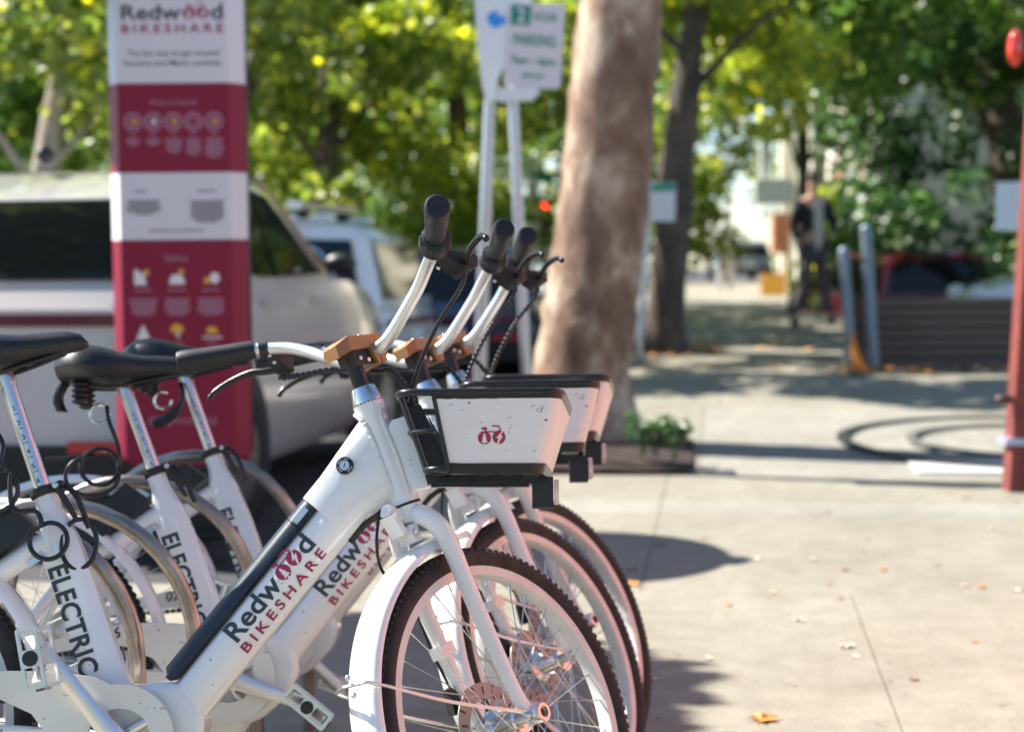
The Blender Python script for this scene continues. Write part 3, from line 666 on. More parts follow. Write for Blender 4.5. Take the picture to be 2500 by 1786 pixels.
def skewb(m_): m_.v = [(v[0] + .075 * v[1] * max(0, v[0] - .46) / .28, v[1], v[2]) for v in m_.v]
for m_ in (mb, pn, emb, embc, scf): skewb(m_)
part('frame', 'basket', mb, BLACKG, [('side_panel', pn, PANEL), ('basket_mount', mnt, BLACK), ('front_lamp', lg, BLACK), ('lamp_lens', lgl, LENS), ('emblem', emb, MAROON), ('emblem_cutout', embc, PANEL), ('scuff_marks', scf, GINK)])
# kickstand
mb = MB(); mb.tube([(-.02, .045, .235), (-.06, .10, .12), (-.085, .152, .03)], [.011, .010, .009], 10); mb.ball((-.085, .153, .028), .014, 10); part('frame', 'kickstand', mb, ALU)
# rear fender
def fender(c, R, w, a0, a1, th=.0016, n=36):
    m_ = MB(); prof = [(-1, -.011), (-.96, -.003), (-.8, .003), (-.4, .007), (0, .008), (.4, .007), (.8, .003), (.96, -.003), (1, -.011)]; rings = []
    for i in range(n + 1):
        a = radians(lerp(a0, a1, i / n)); taper = min(1, .45 + .55 * min(i, n - i) / 1.5)
        o = [c + Vector(((R + h) * cos(a), w * q * taper, (R + h) * sin(a))) for q, h in prof] + [c + Vector(((R + h - th) * cos(a), w * q * taper, (R + h - th) * sin(a))) for q, h in reversed(prof)]
        rings.append(o)
    m_.loft(rings); return m_
part('frame', 'rear_fender', fender(Vector((-.455, 0, RW)), .333, .032, -5, 215), WHITE)
# --- steering group (frame: x forward, y left, z along the steering axis)
def legpts(sy): return [(-.004, sy * .004, .385), (.0, sy * .030, .374), (.006, sy * .050, .345), (.010, sy * .0545, .305), (.014, sy * .055, .24), (.022, sy * .055, .15), (.033, sy * .055, .05), (.050, sy * .055, .004)]
mb = MB(); mb.tube([(0, 0, .372), (0, 0, .400)], [.0235, .0265], 22)
for sy in (-1, 1):
    P = smooth_path(legpts(sy), 6); k = len(P); mb.tube(P, [lerp(.0178, .0115, max(0, i / (k - 1) - .25) / .75) for i in range(k)], 16, sx=.92)
    mb.box((OFF, sy * .052, 0), (.026, .006, .032))
mb.box((-.036, 0, .392), (.042, .018, .018), Matrix.Rotation(.6, 3, 'Y')); mb.box((-.045, .0, .374), (.012, .03, .04), Matrix.Rotation(-.3, 3, 'Y'))
mb.box((-.018, 0, .352), (.018, .036, .03)); 
hs = MB(); hs.tube([(0, 0, .4002), (0, 0, .4045)], .0272, 24)
cb = MB(); cb.lathe([(.006, 0), (.0055, -.004), (.0001, -.005)], (-.02, -.020, .352), 'y', 12)
clip = MB(); clip.box((.022, .055, .152), (.032, .030, .022), Matrix.Rotation(-.1, 3, 'Y'))
part('steer', 'fork', mb, WHITE, [('headset_seal', hs, DARK), ('fender_bolt', cb, STEEL), ('cable_clip', clip, WHITE)])
mb = MB(); mb.tube([(0, 0, .589), (0, 0, .5925), (0, 0, .6165)], [.0272, .0270, .0205], 28); mb2 = MB(); mb2.tube([(0, 0, .5862), (0, 0, .5888)], .0274, 24)
part('steer', 'headset_ring', mb, CHROME, [('headset_seal', mb2, DARK)])
mb = MB(); mb.tube([(0, 0, .61), (0, 0, .672)], .0143, 20); part('steer', 'stem_tube', mb, BLACKG)
# orange stem block
mb = MB(); mb.loft([[Vector((x, y, z)) for x, z in pr] for y, pr in [(-.028, [(-.026, .679), (.024, .679), (.026, .702), (-.022, .704)]), (.028, [(-.026, .679), (.024, .679), (.026, .702), (-.022, .704)])]], True, False)
mb.add([(-.026, -.028, .679), (-.022, -.028, .704), (-.022, .028, .704), (-.026, .028, .679), (-.047, -.017, .671), (-.046, -.017, .693), (-.046, .017, .693), (-.047, .017, .671)], [(0, 1, 5, 4), (1, 2, 6, 5), (2, 3, 7, 6), (3, 0, 4, 7), (4, 5, 6, 7)], False)
mb.prism([(.026, .702), (.026, .668), (.034, .650), (.040, .650), (.040, .702)], -.0275, .0275)
cl = MB(); cl.prism([(.0425, .702), (.0425, .650), (.054, .650), (.060, .662), (.060, .700)], -.0275, .0275)
un = MB(); un.prism([(-.014, .6785), (.0255, .6785), (.0255, .667), (.033, .6515), (-.012, .6515)], -.020, .020)
bls = []
for x, z in ((-.002, .664), (.016, .659)): bls.append(MB()); bls[-1].lathe([(.0042, 0), (.0038, -.003), (.0001, -.0032)], (x, -.0202, z), 'y', 12)
for x, y in ((-.012, -.018), (-.012, .018), (.018, -.018), (.018, .018), (-.04, 0)): bls.append(MB()); bls[-1].ball((x, y, .704 if x > -.03 else .694), .003, 8)
part('steer', 'stem_clamp', mb, ORANGE, [('clamp_plate', cl, ORANGE), ('clamp_bracket', un, BLACK), *[('stem_bolt', q, STEEL) for q in bls]])
BAR = [(.0405, .0, .674), (.0405, .035, .674), (.0435, .06, .682), (.050, .10, .706), (.0565, .145, .735), (.052, .18, .756), (.0415, .21, .769), (.0287, .2351, .7793), (-.0040, .272, .7875), (-.0645, .3386, .8032)]
half = smooth_path(BAR, 6); full = [Vector((p.x, -p.y, p.z)) for p in reversed(half[1:])] + half
mb = MB(); mb.tube(full, [lerp(.0125, .0111, min(1, abs(p.y) / .10)) for p in full], 18); part('steer', 'handlebar', mb, ALU)
gd = (Vector(BAR[-1]) - Vector(BAR[-3])).normalized()
def mir(v, s): return Vector((v.x, v.y * s, v.z))
for s in (-1, 1):
    st_ = Vector(BAR[-3]) + gd * (.018 if s < 0 else .004); en = Vector(BAR[-1]) + gd * .004
    mb = MB(); ts = [0, .08, .3, .55, .8, .94, .99, 1.0]; rr = [.0165, .0178, .0188, .0200, .0218, .0226, .0212, .0178]
    mb.tube([mir(st_.lerp(en, t), s) for t in ts], rr, 20, sx=.93)
    if s < 0:
        tw = MB(); tw.tube([mir(st_ + gd * d, s) for d in (-.024, -.022, -.012, -.010, -.001, .0, .010, .012)], [.0250, .0275, .0275, .0258, .0258, .0245, .0232, .0180], 26)
        for k in range(20):
            a = 2 * pi * k / 20; t_ = Vector((0, 0, 1)); n1 = (t_ - gd * t_.dot(gd)).normalized(); n2 = gd.cross(n1); p = st_ + gd * .004 + (n1 * cos(a) + n2 * sin(a)) * .0240
            tw.tube([mir(p - gd * .005, s), mir(p + gd * .006, s)], .0016, 5)
        ho = MB(); e_ = mir(en + gd * .0005, s); g2 = mir(gd, s); ho.tube([e_ - g2 * .001, e_ + g2 * .0004], .0022, 8)
        part('steer', 'grip', mb, GRIPM, [('twist_shifter', tw, BLACK), ('end_hole', ho, DARK)])
    else:
        rgs = []
        for d in (.012, .022): rgs.append(MB()); rgs[-1].tube([mir(st_ + gd * d, s), mir(st_ + gd * (d + .0015), s)], .0165, 18)
        part('steer', 'grip', mb, GRIPM, [('grip_ring', q, GINK) for q in rgs])
    # brake lever
    c0 = Vector((.036, .226, .775)); lb = MB()
    lb.tube([mir(c0 - gd * .008, s), mir(c0 + gd * .008, s)], .0165, 16)
    lb.loft([[mir(v, s) for v in q] for q in [[c0 + Vector(t) for t in [(.008, -.012, -.004), (.008, .010, -.004), (.008, .010, -.016), (.008, -.012, -.016)]],
              [c0 + Vector(t) for t in [(.026, -.015, -.016), (.026, .020, -.016), (.022, .020, -.038), (.022, -.015, -.038)]],
              [c0 + Vector(t) for t in [(.052, -.013, -.026), (.052, .030, -.024), (.046, .028, -.050), (.042, -.013, -.054)]],
              [c0 + Vector(t) for t in [(.062, .002, -.036), (.062, .032, -.032), (.056, .030, -.048), (.054, .002, -.052)]]]])
    lv = MB(); P = smooth_path([mir(Vector(p), s) for p in [(.076, .244, .738), (.060, .268, .744), (.050, .292, .752), (.032, .325, .752), (.008, .350, .744), (-.002, .360, .736)]], 5)
    lv.tube(P, [lerp(.0075, .0048, i / (len(P) - 1)) for i in range(len(P))], 10, sx=.7); lv.ball(P[-1], .0062, 10)
    lbos = []
    for q in (0, .014): lbos.append(MB()); lbos[-1].ball(mir(c0 + Vector((-.002 + q * .4, -.010, -.017 - q)), s), .0036, 8)
    part('steer', 'brake_lever', lb, BLACK, [('lever_blade', lv, BLACKG), *[('clamp_bolt', q, STEEL) for q in lbos]])
# cables
RH = [(.073, -.24, .722), (.068, -.222, .702), (.077, -.15, .673), (.078, -.10, .642), (.076, -.06, .61), (.075, -.03, .578), (.06, -.02, .54)]
LH = [(.060, .238, .719), (.063, .18, .703), (.069, .12, .688), (.063, .05, .660), (.062, .0, .640), (.060, -.02, .636), (.061, -.032, .617), (.070, -.034, .593), (.071, -.034, .562), (.055, -.03, .53)]
def beaded(path, r, pitch):
    P = smooth_path(path, 14); m_ = MB(); m_.tube(P, r * .62, 8); acc = 0; last = P[0]
    for a, b_ in zip(P, P[1:]):
        acc += (b_ - a).length
        if acc >= pitch:
            acc = 0; t = (b_ - a).normalized(); m_.tube([b_ - t * pitch * .42, b_ - t * pitch * .2, b_ + t * pitch * .2, b_ + t * pitch * .42], [r * .72, r, r, r * .72], 10)
    return m_
mR = MB(); mR.tube(smooth_path(RH, 10), .0040, 10); mRm = mR.mesh("brake_hose", BLACKG)
mRb = beaded(RH, .0050, .0085).mesh("brake_hose", BLACK); mL = beaded(LH, .0056, .0098).mesh("brake_hose", BLACKG)
mb = MB(); mb.tube(smooth_path([(-.03, .03, .41), (-.06, .035, .36), (-.055, .05, .31), (.0, .066, .26), (.012, .068, .15), (.03, .07, .06)], 6), .0028, 8); part('steer', 'brake_cable', mb, BLACKG)
mb = MB(); mb.tube(smooth_path([(.372, 0, .602), (.395, -.004, .630), (.43, -.006, .654), (.452, -.004, .668)], 5), .0058, 8); part('frame', 'cable_sleeve', mb, BLACKG)
# front fender and its stay
part('steer', 'front_fender', fender(Vector((OFF, 0, 0)), .330, .033, 79, 204, n=40), WHITE)
mb = MB()
for s in (-1, 1): mb.tube(smooth_path([(OFF - .01, s * .062, .006), (-.12, s * .052, .075), (-.245, s * .040, .142), (-.268, s * .026, .152), (-.276, 0, .155)], 6), .0030, 8)
for z in (.014, -.014): mb.ball((-.273, -.012, .153 + z), .0052, 10); mb.ball((-.276, -.012, .153 + z), .003, 8)
part('steer', 'fender_stay', mb, STEEL)
# disc rotor + caliper
mb = MB(); nn = 40
mb.lathe([(.052, -.001), (.080, -.001), (.080, .001), (.052, .001)], (OFF, .040, 0), 'y', nn, True)
for k in range(6): a = k * pi / 3; mb.box((OFF + .04 * cos(a), .040, .04 * sin(a)), (.036, .002, .009), Matrix.Rotation(-a + .3, 3, 'Y'))
mo = MB()
for k in range(18): a = k * pi / 9; mo.box((OFF + (.066 + .005 * (k % 2)) * cos(a), .040, (.066 + .005 * (k % 2)) * sin(a)), (.013, .0026, .004), Matrix.Rotation(-a, 3, 'Y'))
part('steer', 'brake_disc', mb, mat('dull_disc_steel', (.30, .29, .28), .5, .6), [('vent_slot', mo, DARK)])
mb = MB(); mb.box((.008, .060, .066), (.020, .016, .044), Matrix.Rotation(.2, 3, 'Y')); mb.tube([(.004, .056, .09), (.014, .056, .045)], .008, 8); part('steer', 'brake_caliper', mb, BLACK)

# --- wheel (centre at origin, axle along y)
def wheel_meshes(front):
    ty = MB(); prof = [(.2765 + .0 * k, 0) for k in range(0)]
    pr = [(.270, -.014), (.276, -.019), (.284, -.0225), (.293, -.0215), (.3005, -.015), (.3035, -.006), (.3035, .006), (.3005, .015), (.293, .0215), (.284, .0225), (.276, .019), (.270, .014)]
    ty.lathe(pr, (0, 0, 0), 'y', 96, True)
    for k in range(120):
        a = 2 * pi * k / 120
        for y, r, w in ((-.0155, .3000, .0045), (.0155, .3000, .0045), (-.0050, .3035, .0070), (.0050, .3035, .0070)):
            aa = a + (pi / 120 if abs(y) < .01 else 0)
            ty.box((r * cos(aa), y, r * sin(aa)), (.0042, w, .0085), Matrix.Rotation(-aa, 3, 'Y'))
    rm = MB(); rm.lathe([(.2545, -.0085), (.2565, -.0135), (.2765, -.0155), (.2765, .0155), (.2565, .0135), (.2545, .0085)], (0, 0, 0), 'y', 96, True)
    hb_ = MB()
    if front: hb_.lathe([(.0001, -.034), (.024, -.034), (.026, -.030), (.024, -.026), (.017, -.022), (.016, .0), (.019, .02), (.030, .026), (.030, .031), (.018, .034), (.0001, .034)], (0, 0, 0), 'y', 28)
    else: hb_.lathe([(.0001, -.045), (.04, -.045), (.045, -.030), (.045, .030), (.04, .045), (.0001, .045)], (0, 0, 0), 'y', 28)
    sp = MB(); f = .024 if front else .042
    sp.tube([(f, 0, 0), (.2555, 0, 0)], .00105, 5); sp.tube([(.241, 0, 0), (.2555, 0, 0)], .0019, 6)
    ax_ = MB(); ax_.lathe([(.0001, -.060), (.010, -.060), (.010, .060), (.0001, .060)], (0, 0, 0), 'y', 14)
    cp = MB()
    if front:
        cp.lathe([(.009, -.0595), (.0155, -.060), (.0165, -.063), (.0165, -.081), (.0150, -.083), (.0095, -.083), (.0090, -.078), (.0001, -.078)], (0, 0, 0), 'y', 26)
        cp.ball((-.018, -.062, .004), .0075, 10)
    else: cp.lathe([(.012, -.07), (.012, -.078), (.0001, -.08)], (0, 0, 0), 'y', 18)
    rc = MB(); rc.lathe([(.0075, -.0782), (.0001, -.0784)], (0, 0, 0), 'y', 16)
    return [("tyre", ty.mesh("tyre", RUBBER)), ("rim", rm.mesh("rim", RIM)), ("hub", hb_.mesh("hub", CHROME)), ("axle", ax_.mesh("axle", STEEL)), ("axle_cap", cp.mesh("axle_cap", STEEL)), ("axle_bolt", rc.mesh("axle_bolt", mat("rusty_bolt", (.14, .06, .035), .7, .5)))], sp.mesh("spoke", CHROME), f
WF, SPF, FF = wheel_meshes(True); WR, SPR, FR = wheel_meshes(False)
def spoke_m(k, f, rot0):
    side = -1 if k % 2 else 1; a = 2 * pi * k / 32 + rot0
    hubang = a + (1.25 if (k // 2) % 2 else -1.25); hr = .028 if f < .03 else .044
    p0 = Vector((hr * cos(hubang), side * .028, hr * sin(hubang))); p1 = Vector((.2555 * cos(a), side * .003, .2555 * sin(a))); d = p1 - p0
    X = d.normalized(); Y = X.cross(Vector((0, 1, 0))).normalized(); Z = X.cross(Y)
    sc = d.length / (.2555 - f); m_ = Matrix((X * sc, Y, Z)).transposed().to_4x4(); m_.translation = p0 - X * f * sc; return m_

def build_wheel(parent, name, meshes, spm, f, mw, rot0):
    w = link(name, None, parent, mw)
    for n_, me in meshes: link(n_, me, w)
    for k in range(32): link("spoke", spm, w, spoke_m(k, f, rot0))
    return w
def build_bike(label, loc, hd, ln, st, crA, ped_rot, num, beadR, lift=0.0, tilt=0.0):
    root = link("bicycle", None); tag(root, label, "bicycle", "white electric share bicycles in the rack")
    root.matrix_world = Matrix.Translation(loc) @ Matrix.Rotation(hd, 4, 'Z') @ Matrix.Rotation(-ln, 4, 'X')
    sm = steer_m(st)
    for space, name, me, subs, lab in PARTS:
        mw = sm if space == 'steer' else None
        if name in ('seat_post', 'saddle'): mw = Matrix.Translation(SEATD * lift)
        if name == 'saddle': p_ = Vector((-.24, 0, .87)); mw = mw @ Matrix.Translation(p_) @ Matrix.Rotation(-tilt, 4, 'Y') @ Matrix.Translation(-p_)
        o = link(name, me, root, mw)
        for sn, sme in subs:
            so_ = link(sn, sme, o)
            if sn == 'scuff_marks': so_['kind'] = 'stuff'
        if name == 'chain_guard' and num: link("numerals", mt[num], o)
    link("brake_hose", mRb if beadR else mRm, root, sm); link("brake_hose", mL, root, sm)
    for s, a in ((-1, crA), (1, crA + pi)):
        cm = Matrix.Translation((0, 0, BBZ)) @ Matrix.Rotation(-a, 4, 'Y'); c = link("crank_arm", crankm[s], root, cm)
        p = link("pedal", pedm[s][0], c, Matrix.Translation((.1708, 0, 0)) @ Matrix.Rotation(a + ped_rot, 4, 'Y'))
        for nm, me in (("pedal_cap", pedm[s][1]), ("reflector", pedm[s][2])):
            q = link(nm, me, c, Matrix.Translation((.1708, 0, 0)) @ Matrix.Rotation(a + ped_rot, 4, 'Y'))
    build_wheel(root, "front_wheel", WF, SPF, FF, sm @ Matrix.Translation((OFF, 0, 0)), .07)
    build_wheel(root, "rear_wheel", WR, SPR, FR, Matrix.Translation((-.455, 0, RW)), .2)
    return root
bikeA = build_bike("nearest white electric bicycle with its logo basket and down tube in full view", (-.649, 2.6404, .0208), -.01126, .20549, .88836, pi - .8818, radians(78), None, False, .030, radians(7))
bikeB = build_bike("middle white bicycle with number 96 on its chainguard", (-.55415, 3.12078, -.00486), .05932, .22578, .92501, -.33, radians(40), "96", True)
bikeC = build_bike("farthest white bicycle with number 07 on its chainguard", (-.52127, 3.51258, -.01581), -.01785, .18944, .98603, 2.4, radians(20), "07", True)
# cable locks hang on the seat posts: part of each bicycle
def coil(pts, r=.0048): m_ = MB(); m_.tube(smooth_path(pts, 6), r, 8); return m_
def ringpts(c, r, n=12, a0=0, turns=1.0, sq=1.0, dy=0., ysq=.25): return [(c[0] + r * cos(a0 + 2 * pi * turns * k / n), c[1] + r * ysq * sin(a0 + 2 * pi * turns * k / n + 1) + dy * k / n, c[2] + r * sq * sin(a0 + 2 * pi * turns * k / n)) for k in range(n + 1)]
mb = coil([(-.235, -.02, .80), (-.215, -.03, .77), (-.215, -.035, .74)] + ringpts((-.222, -.04, .690), .036, 12, 1.2, .95) + [(-.19, -.04, .66), (-.15, -.045, .655)] + ringpts((-.127, -.05, .606), .029, 14, 2.0, 1.02, 1.05, .01), .0042)
cA = obj("cable_lock", mb, BLACKG, bikeA)
mb = coil(ringpts((-.085, -.012, .602), .028, 12, 1.4, .9, 1.5), .0042); obj("cable_lock", mb, BLACKG, bikeA)
mb = coil([(-.245, -.02, .822), (-.238, -.032, .79), (-.222, -.035, .75), (-.215, -.035, .72)] + ringpts((-.255, -.035, .70), .036, 22, 0, 1.9, 1, .02) + ringpts((-.268, -.035, .682), .050, 10, 0, -.75, .8) + [(-.36, -.04, .715)], .0042)
lm = mb.mesh("cable_lock", BLACKG); link("cable_lock", lm, bikeB)
mb = MB(); P = smooth_path([(-.220, -.02, .845), (-.212, -.03, .82), (-.218, -.03, .79), (-.245, -.03, .765), (-.275, -.03, .752)], 5); mb.tube(P, [.006] * 8 + [.006 + .005 * min(1, (i) / 4) for i in range(len(P) - 8)], 10); obj("cable_lock", mb, BLACKG, bikeC)

# ------------------------------------------------------------ hoop rack
for i, (x, y, r_, lab) in enumerate([(-.895, 2.80, .245, "steel hoop rack just behind the nearest bicycle's seat tube"), (-.83, 2.93, .255, "steel hoop rack between the nearest and the middle bicycle"), (-.79, 3.36, .255, "steel hoop rack between the middle and the farthest bicycle"), (-.74, 3.82, .255, "steel hoop rack behind the farthest bicycle")]):
    pts = [(-r_, 0, -.39)] + [(r_ * cos(radians(a)), 0, r_ * 1.02 * sin(radians(a))) for a in range(180, -1, -10)] + [(r_, 0, -.39)]
    mb = MB(); mb.tube([Vector(p) for p in pts], .0145, 18); o = obj("hoop_rack", mb, RACKST); o.location = (x, y, .39 + G(x, y)); tag(o, lab, "bike rack", "steel hoops of the bicycle rack")

# ------------------------------------------------------------ red storefront added unseen at right, sized and tinted for salmon bounce light
WALLR = mat("red_bounce_boards", (.56, .17, .12), .6, var=.12, vscale=3)
sf = thing("red_bounce_wall", "unseen red board wall added at right for its salmon bounce light", "bounceboard", (0, 0, 0))
def wx(y): return 2.35 + .05 * (y - 1)
for k in range(4):
    y0 = 1.35 + k * .95; y1 = y0 + .935; mb = MB(); a, b = wx(y0), wx(y1)
    mb.add([(a, y0, -.02), (b, y1, -.02), (b, y1, 2.7), (a, y0, 2.7), (a + .08, y0, -.02), (b + .08, y1, -.02), (b + .08, y1, 2.7), (a + .08, y0, 2.7)], [(0, 3, 2, 1), (4, 5, 6, 7), (3, 7, 6, 2), (0, 4, 7, 3), (1, 2, 6, 5)], False)
    obj("wall_panel", mb, WALLR, sf)
post = thing("red_post", "red painted square post with a dark knob at the right edge", "post", (2.402, 7.6, 0))
REDP = mat("red_painted_post", (.20, .046, .038), .6, var=.12, vscale=8)
LE = .052
mb = MB(); mb.loft([[Vector((x + z * LE, y, z)) for x, y in [(-.1125, -.06), (.1125, -.06), (.1125, .06), (-.1125, .06)]] for z in (0, 3.4)], True, False); obj("shaft", mb, REDP, post)
for x in (-.088, -.05, -.01, .04): mb = MB(); mb.loft([[Vector((x + a + z * LE, y, z)) for a, y in [(-.006, -.069), (.006, -.069), (.006, -.061), (-.006, -.061)]] for z in (.01, 3.39)], True, False); obj("moulding", mb, REDP, post)
mb = MB(); mb.box((-.012, 0, .235), (.245, .15, .03)); obj("metal_band", mb, mat("pale_blue_band", (.42, .45, .62), .4, .3), post)
mb = MB(); mb.ball((-.135, -.04, .43), .032, 10, (1.5, 1, .8)); obj("knob", mb, mat("dark_brown_knob", (.06, .025, .02), .4), post)
al = thing("red_alarm_lamp", "small glossy red lamp housing high on the red post", "lamp", (2.30, 7.56, 2.03))
mb = MB(); mb.ball((0, 0, 0), .042, 14, (.85, .9, 2.0)); obj("lamp_housing", mb, mat("glossy_red_lamp", (.75, .04, .02), .12, coat=1.), al)
mb = MB(); mb.box((.06, 0, -.01), (.08, .03, .05)); obj("bracket", mb, BLACK, al)
ws = thing("white_notice_sign", "pale blue white notice sign behind the red post", "sign", (3.06, 10.3, 0))
mb = MB(); mb.box((.065, 0, 1.40), (.20, .02, .30)); obj("sign_board", mb, mat("pale_sign_board", (.60, .68, .74), .4), ws)
mb = MB(); mb.tube([(.16, .03, 0), (.16, .03, 1.5)], .018, 8); obj("pole", mb, STEEL, ws)

# ------------------------------------------------------------ bike share totem
kx, ky = -1.338, 6.6
kio = thing("information_totem", "tall white and maroon bike share information totem behind the saddles", "totem", (kx, ky, 0))
KH, KB = 2.19, .275
def kring(z, w=.2735, d=.0):
    # w: half width at the sides; corners rounded by shrinking w
    f = .053; return [Vector(p) for p in [(-w, .095, z), (-w, .078, z), (-w + f, 0, z), (w - f, 0, z), (w, .078, z), (w, .095, z)]]
def zk(sy): return wpt(440, sy, ky).z
bands = [("white_band", zk(203), 9, KWHITE), ("maroon_band", zk(421), zk(203), KMAROON), ("white_band", zk(585.4), zk(421), KWHITE), ("maroon_band", KB, zk(585.4), KMAROON)]
for nm, z0, z1, m in bands:
    mb = MB(); rings = []
    z1_ = min(z1, KH); R_ = .05
    zs = [z0 + .0005]
    if z0 == KB: zs = [KB + R_ * (1 - cos(radians(t))) for t in (0, 20, 40, 60, 90)]
    ze = [z1_ - .0005] if z1 < 9 else [KH - R_ + R_ * sin(radians(t)) for t in (0, 30, 50, 70, 90)]
    for z in zs + ze:
        w = .2735
        if z < KB + R_: w -= R_ * (1 - sin(math.acos(max(-1, min(1, 1 - (z - KB) / R_)))))
        if z > KH - R_: w -= R_ * (1 - cos(math.asin(max(-1, min(1, (z - (KH - R_)) / R_)))))
        rings.append(kring(z, w))
    mb.loft(rings, True, False); o = obj(nm, mb, m, kio)
mb = MB(); mb.loft([[Vector(p) for p in [(-.276 + c, .0955, z), (.276 - c, .0955, z), (.276 - c, .14, z), (-.276 + c, .14, z)]] for z, c in [(KB, .05), (KB + .02, .02), (KB + .05, 0), (KH - .05, 0), (KH - .02, .02), (KH, .05)]], True, False); obj("back_panel", mb, BLACK, kio)
mb = MB(); mb.box((0, .06, .14), (.30, .05, .275)); obj("leg", mb, BLACK, kio); mb = MB(); mb.box((0, .06, .006), (.5, .3, .012)); obj("base_plate", mb, BLACK, kio)
def kx_(sx): return wpt(sx, 600, ky).x - kx
def ktext(s, sx0, sx1, sybase, cap_px, m, bold=.0, spacing=1.0, name="lettering", lbl=None):
    x0, x1, z0 = kx_(sx0), kx_(sx1), zk(sybase); h = cap_px * .0016424; t = text2d(s, h / .70, bold, 'LEFT', spacing)
    t = squeeze(t, x0, x1); mb = MB(); add_text(mb, t, lambda x, y: Vector((x, -.0015, z0 + y))); return obj(name, mb, m, kio)
ktext("Redw", 309, 454, 47.5, 35, INK, .02); ktext("d", 526, 555, 47.5, 37, INK, .02); ktext("BIKESHARE", 309, 556, 80, 21, MAROON, .02, 1.4)
eo, ec = emblem(.105); mb = MB(); mb2 = MB()
for i, p in enumerate(eo): add_poly(mb, [p], lambda x, y, i=i: Vector((x + kx_(489.5), -.0014 - i * .00005, zk(48) + y * .95)))
add_poly(mb2, ec, lambda x, y: Vector((x + kx_(489.5), -.0024, zk(48) + y * .95))); obj("emblem", mb, MAROON, kio); obj("emblem_cutout", mb2, KWHITE, kio)
ktext("The fun way to get around", 321, 543, 136, 13, INK, .004); ktext("Sonoma and Marin counties", 313, 548, 160, 13, INK, .004)
ktext("How it works", 375, 487, 256, 14, PINKINK, .004); ktext("Safety", 402, 459, 637, 15, PINKINK, .004)
ktext("drop", 353, 413, 1034, 20, PINKINK, .02); ktext("mobility", 416, 523, 1034, 20, PINKINK, .0)
# icons
for i, sx in enumerate((331.5, 380.5, 429.5, 478.5, 528)):
    cx_, cz = kx_(sx), zk(297); mb = MB()
    def ann(r0, r1, y, n=30): mb.add([(cx_ + r * cos(2 * pi * k / n), y, cz + r * sin(2 * pi * k / n)) for k in range(n) for r in (r0, r1)], [(2 * k, 2 * ((k + 1) % n), 2 * ((k + 1) % n) + 1, 2 * k + 1) for k in range(n)], False)
    ann(.030, .037, -.0012); ann(.018, .024, -.0012); obj("step_icon", mb, PINKINK, kio)
    mb = MB(); mb.box((cx_ + .003, -.0016, cz), (.016, .001, .02)); obj("icon_picture", mb, (YINK, WINK, YINK, MAROON, YINK)[i], kio)
def para(cx, sy0, n, wpx, m, lh=6.2, th=3.6, name="small_print"):
    mb = MB()
    for k in range(n):
        w = wpx * random.uniform(.82, 1) * (.6 if k == n - 1 else 1); mb.box((kx_(cx), -.0012, zk(sy0 + k * lh)), (w * .00164, .0012, th * .00164))
    return tag(obj(name, mb, m, kio), kind='stuff')
for cx, n, w in ((331, 3, 36), (380, 3, 38), (430, 6, 42), (478, 7, 38), (528, 8, 48)): para(cx, 340, n, w, PINKINK); para(cx, 328, 1, 30, PINKINK)
para(353, 490, 6, 84, GINK); para(346, 467, 1, 58, GINK); para(508, 492, 9, 88, GINK); para(508, 467, 1, 80, GINK); para(430, 563, 1, 230, GINK)
for cx in (347, 430, 512):
    para(cx, 708, 1, 74, PINKINK); para(cx, 730, 7, 68, PINKINK); para(cx, 838, 1, 46, PINKINK); para(cx, 855, 3, 70, PINKINK)
def kpoly(pts, m, name="safety_icon", y=-.0015): mb = MB(); mb.add([(kx_(a), y, zk(b)) for a, b in pts], [tuple(range(len(pts)))], False); return obj(name, mb, m, kio)
kpoly([(326, 695), (326, 660), (334, 655), (342, 670), (348, 660), (356, 695)], WINK); kpoly([(352, 672), (350, 660), (357, 656), (364, 661), (360, 672)], YINK)
kpoly([(411, 694), (414, 678), (421, 670), (440, 670), (447, 678), (450, 694)], WINK); kpoly([(436, 669), (434, 658), (446, 657), (448, 668)], YINK)
kpoly([(496, 690), (498, 678), (508, 676), (512, 688), (506, 694)], YINK); kpoly([(510, 680), (516, 666), (530, 666), (536, 680), (528, 692), (516, 692)], WINK)
kpoly([(327, 828), (345, 791), (363, 828)], WINK); kpoly([(411, 806), (416, 794), (428, 789), (440, 794), (446, 806), (440, 811), (416, 811)], YINK); kpoly([(424, 812), (434, 812), (432, 829)], WINK)
kpoly([(500, 815), (502, 800), (512, 797), (524, 799), (530, 814)], YINK); kpoly([(490, 822), (538, 822), (538, 826), (490, 826)], WINK)

shade_disc_mast = MB(); shade_disc_mast.tube([(.0, .18, 0), (.0, .18, 2.34)], .025, 10); obj("shade_disc_mast", shade_disc_mast, BLACK, kio)  # post that only carries the added shade disc
mb = MB(); mb.lathe([(.001, .0), (.52, .0), (.54, .012), (.52, .03), (.001, .03)], (-.50, .27, 2.335), 'z', 40); obj("added_shade_disc", mb, mat("shade_disc_plastic", (.03, .035, .05), .4), kio)  # unseen disc added above the totem to cast the rounded shadow

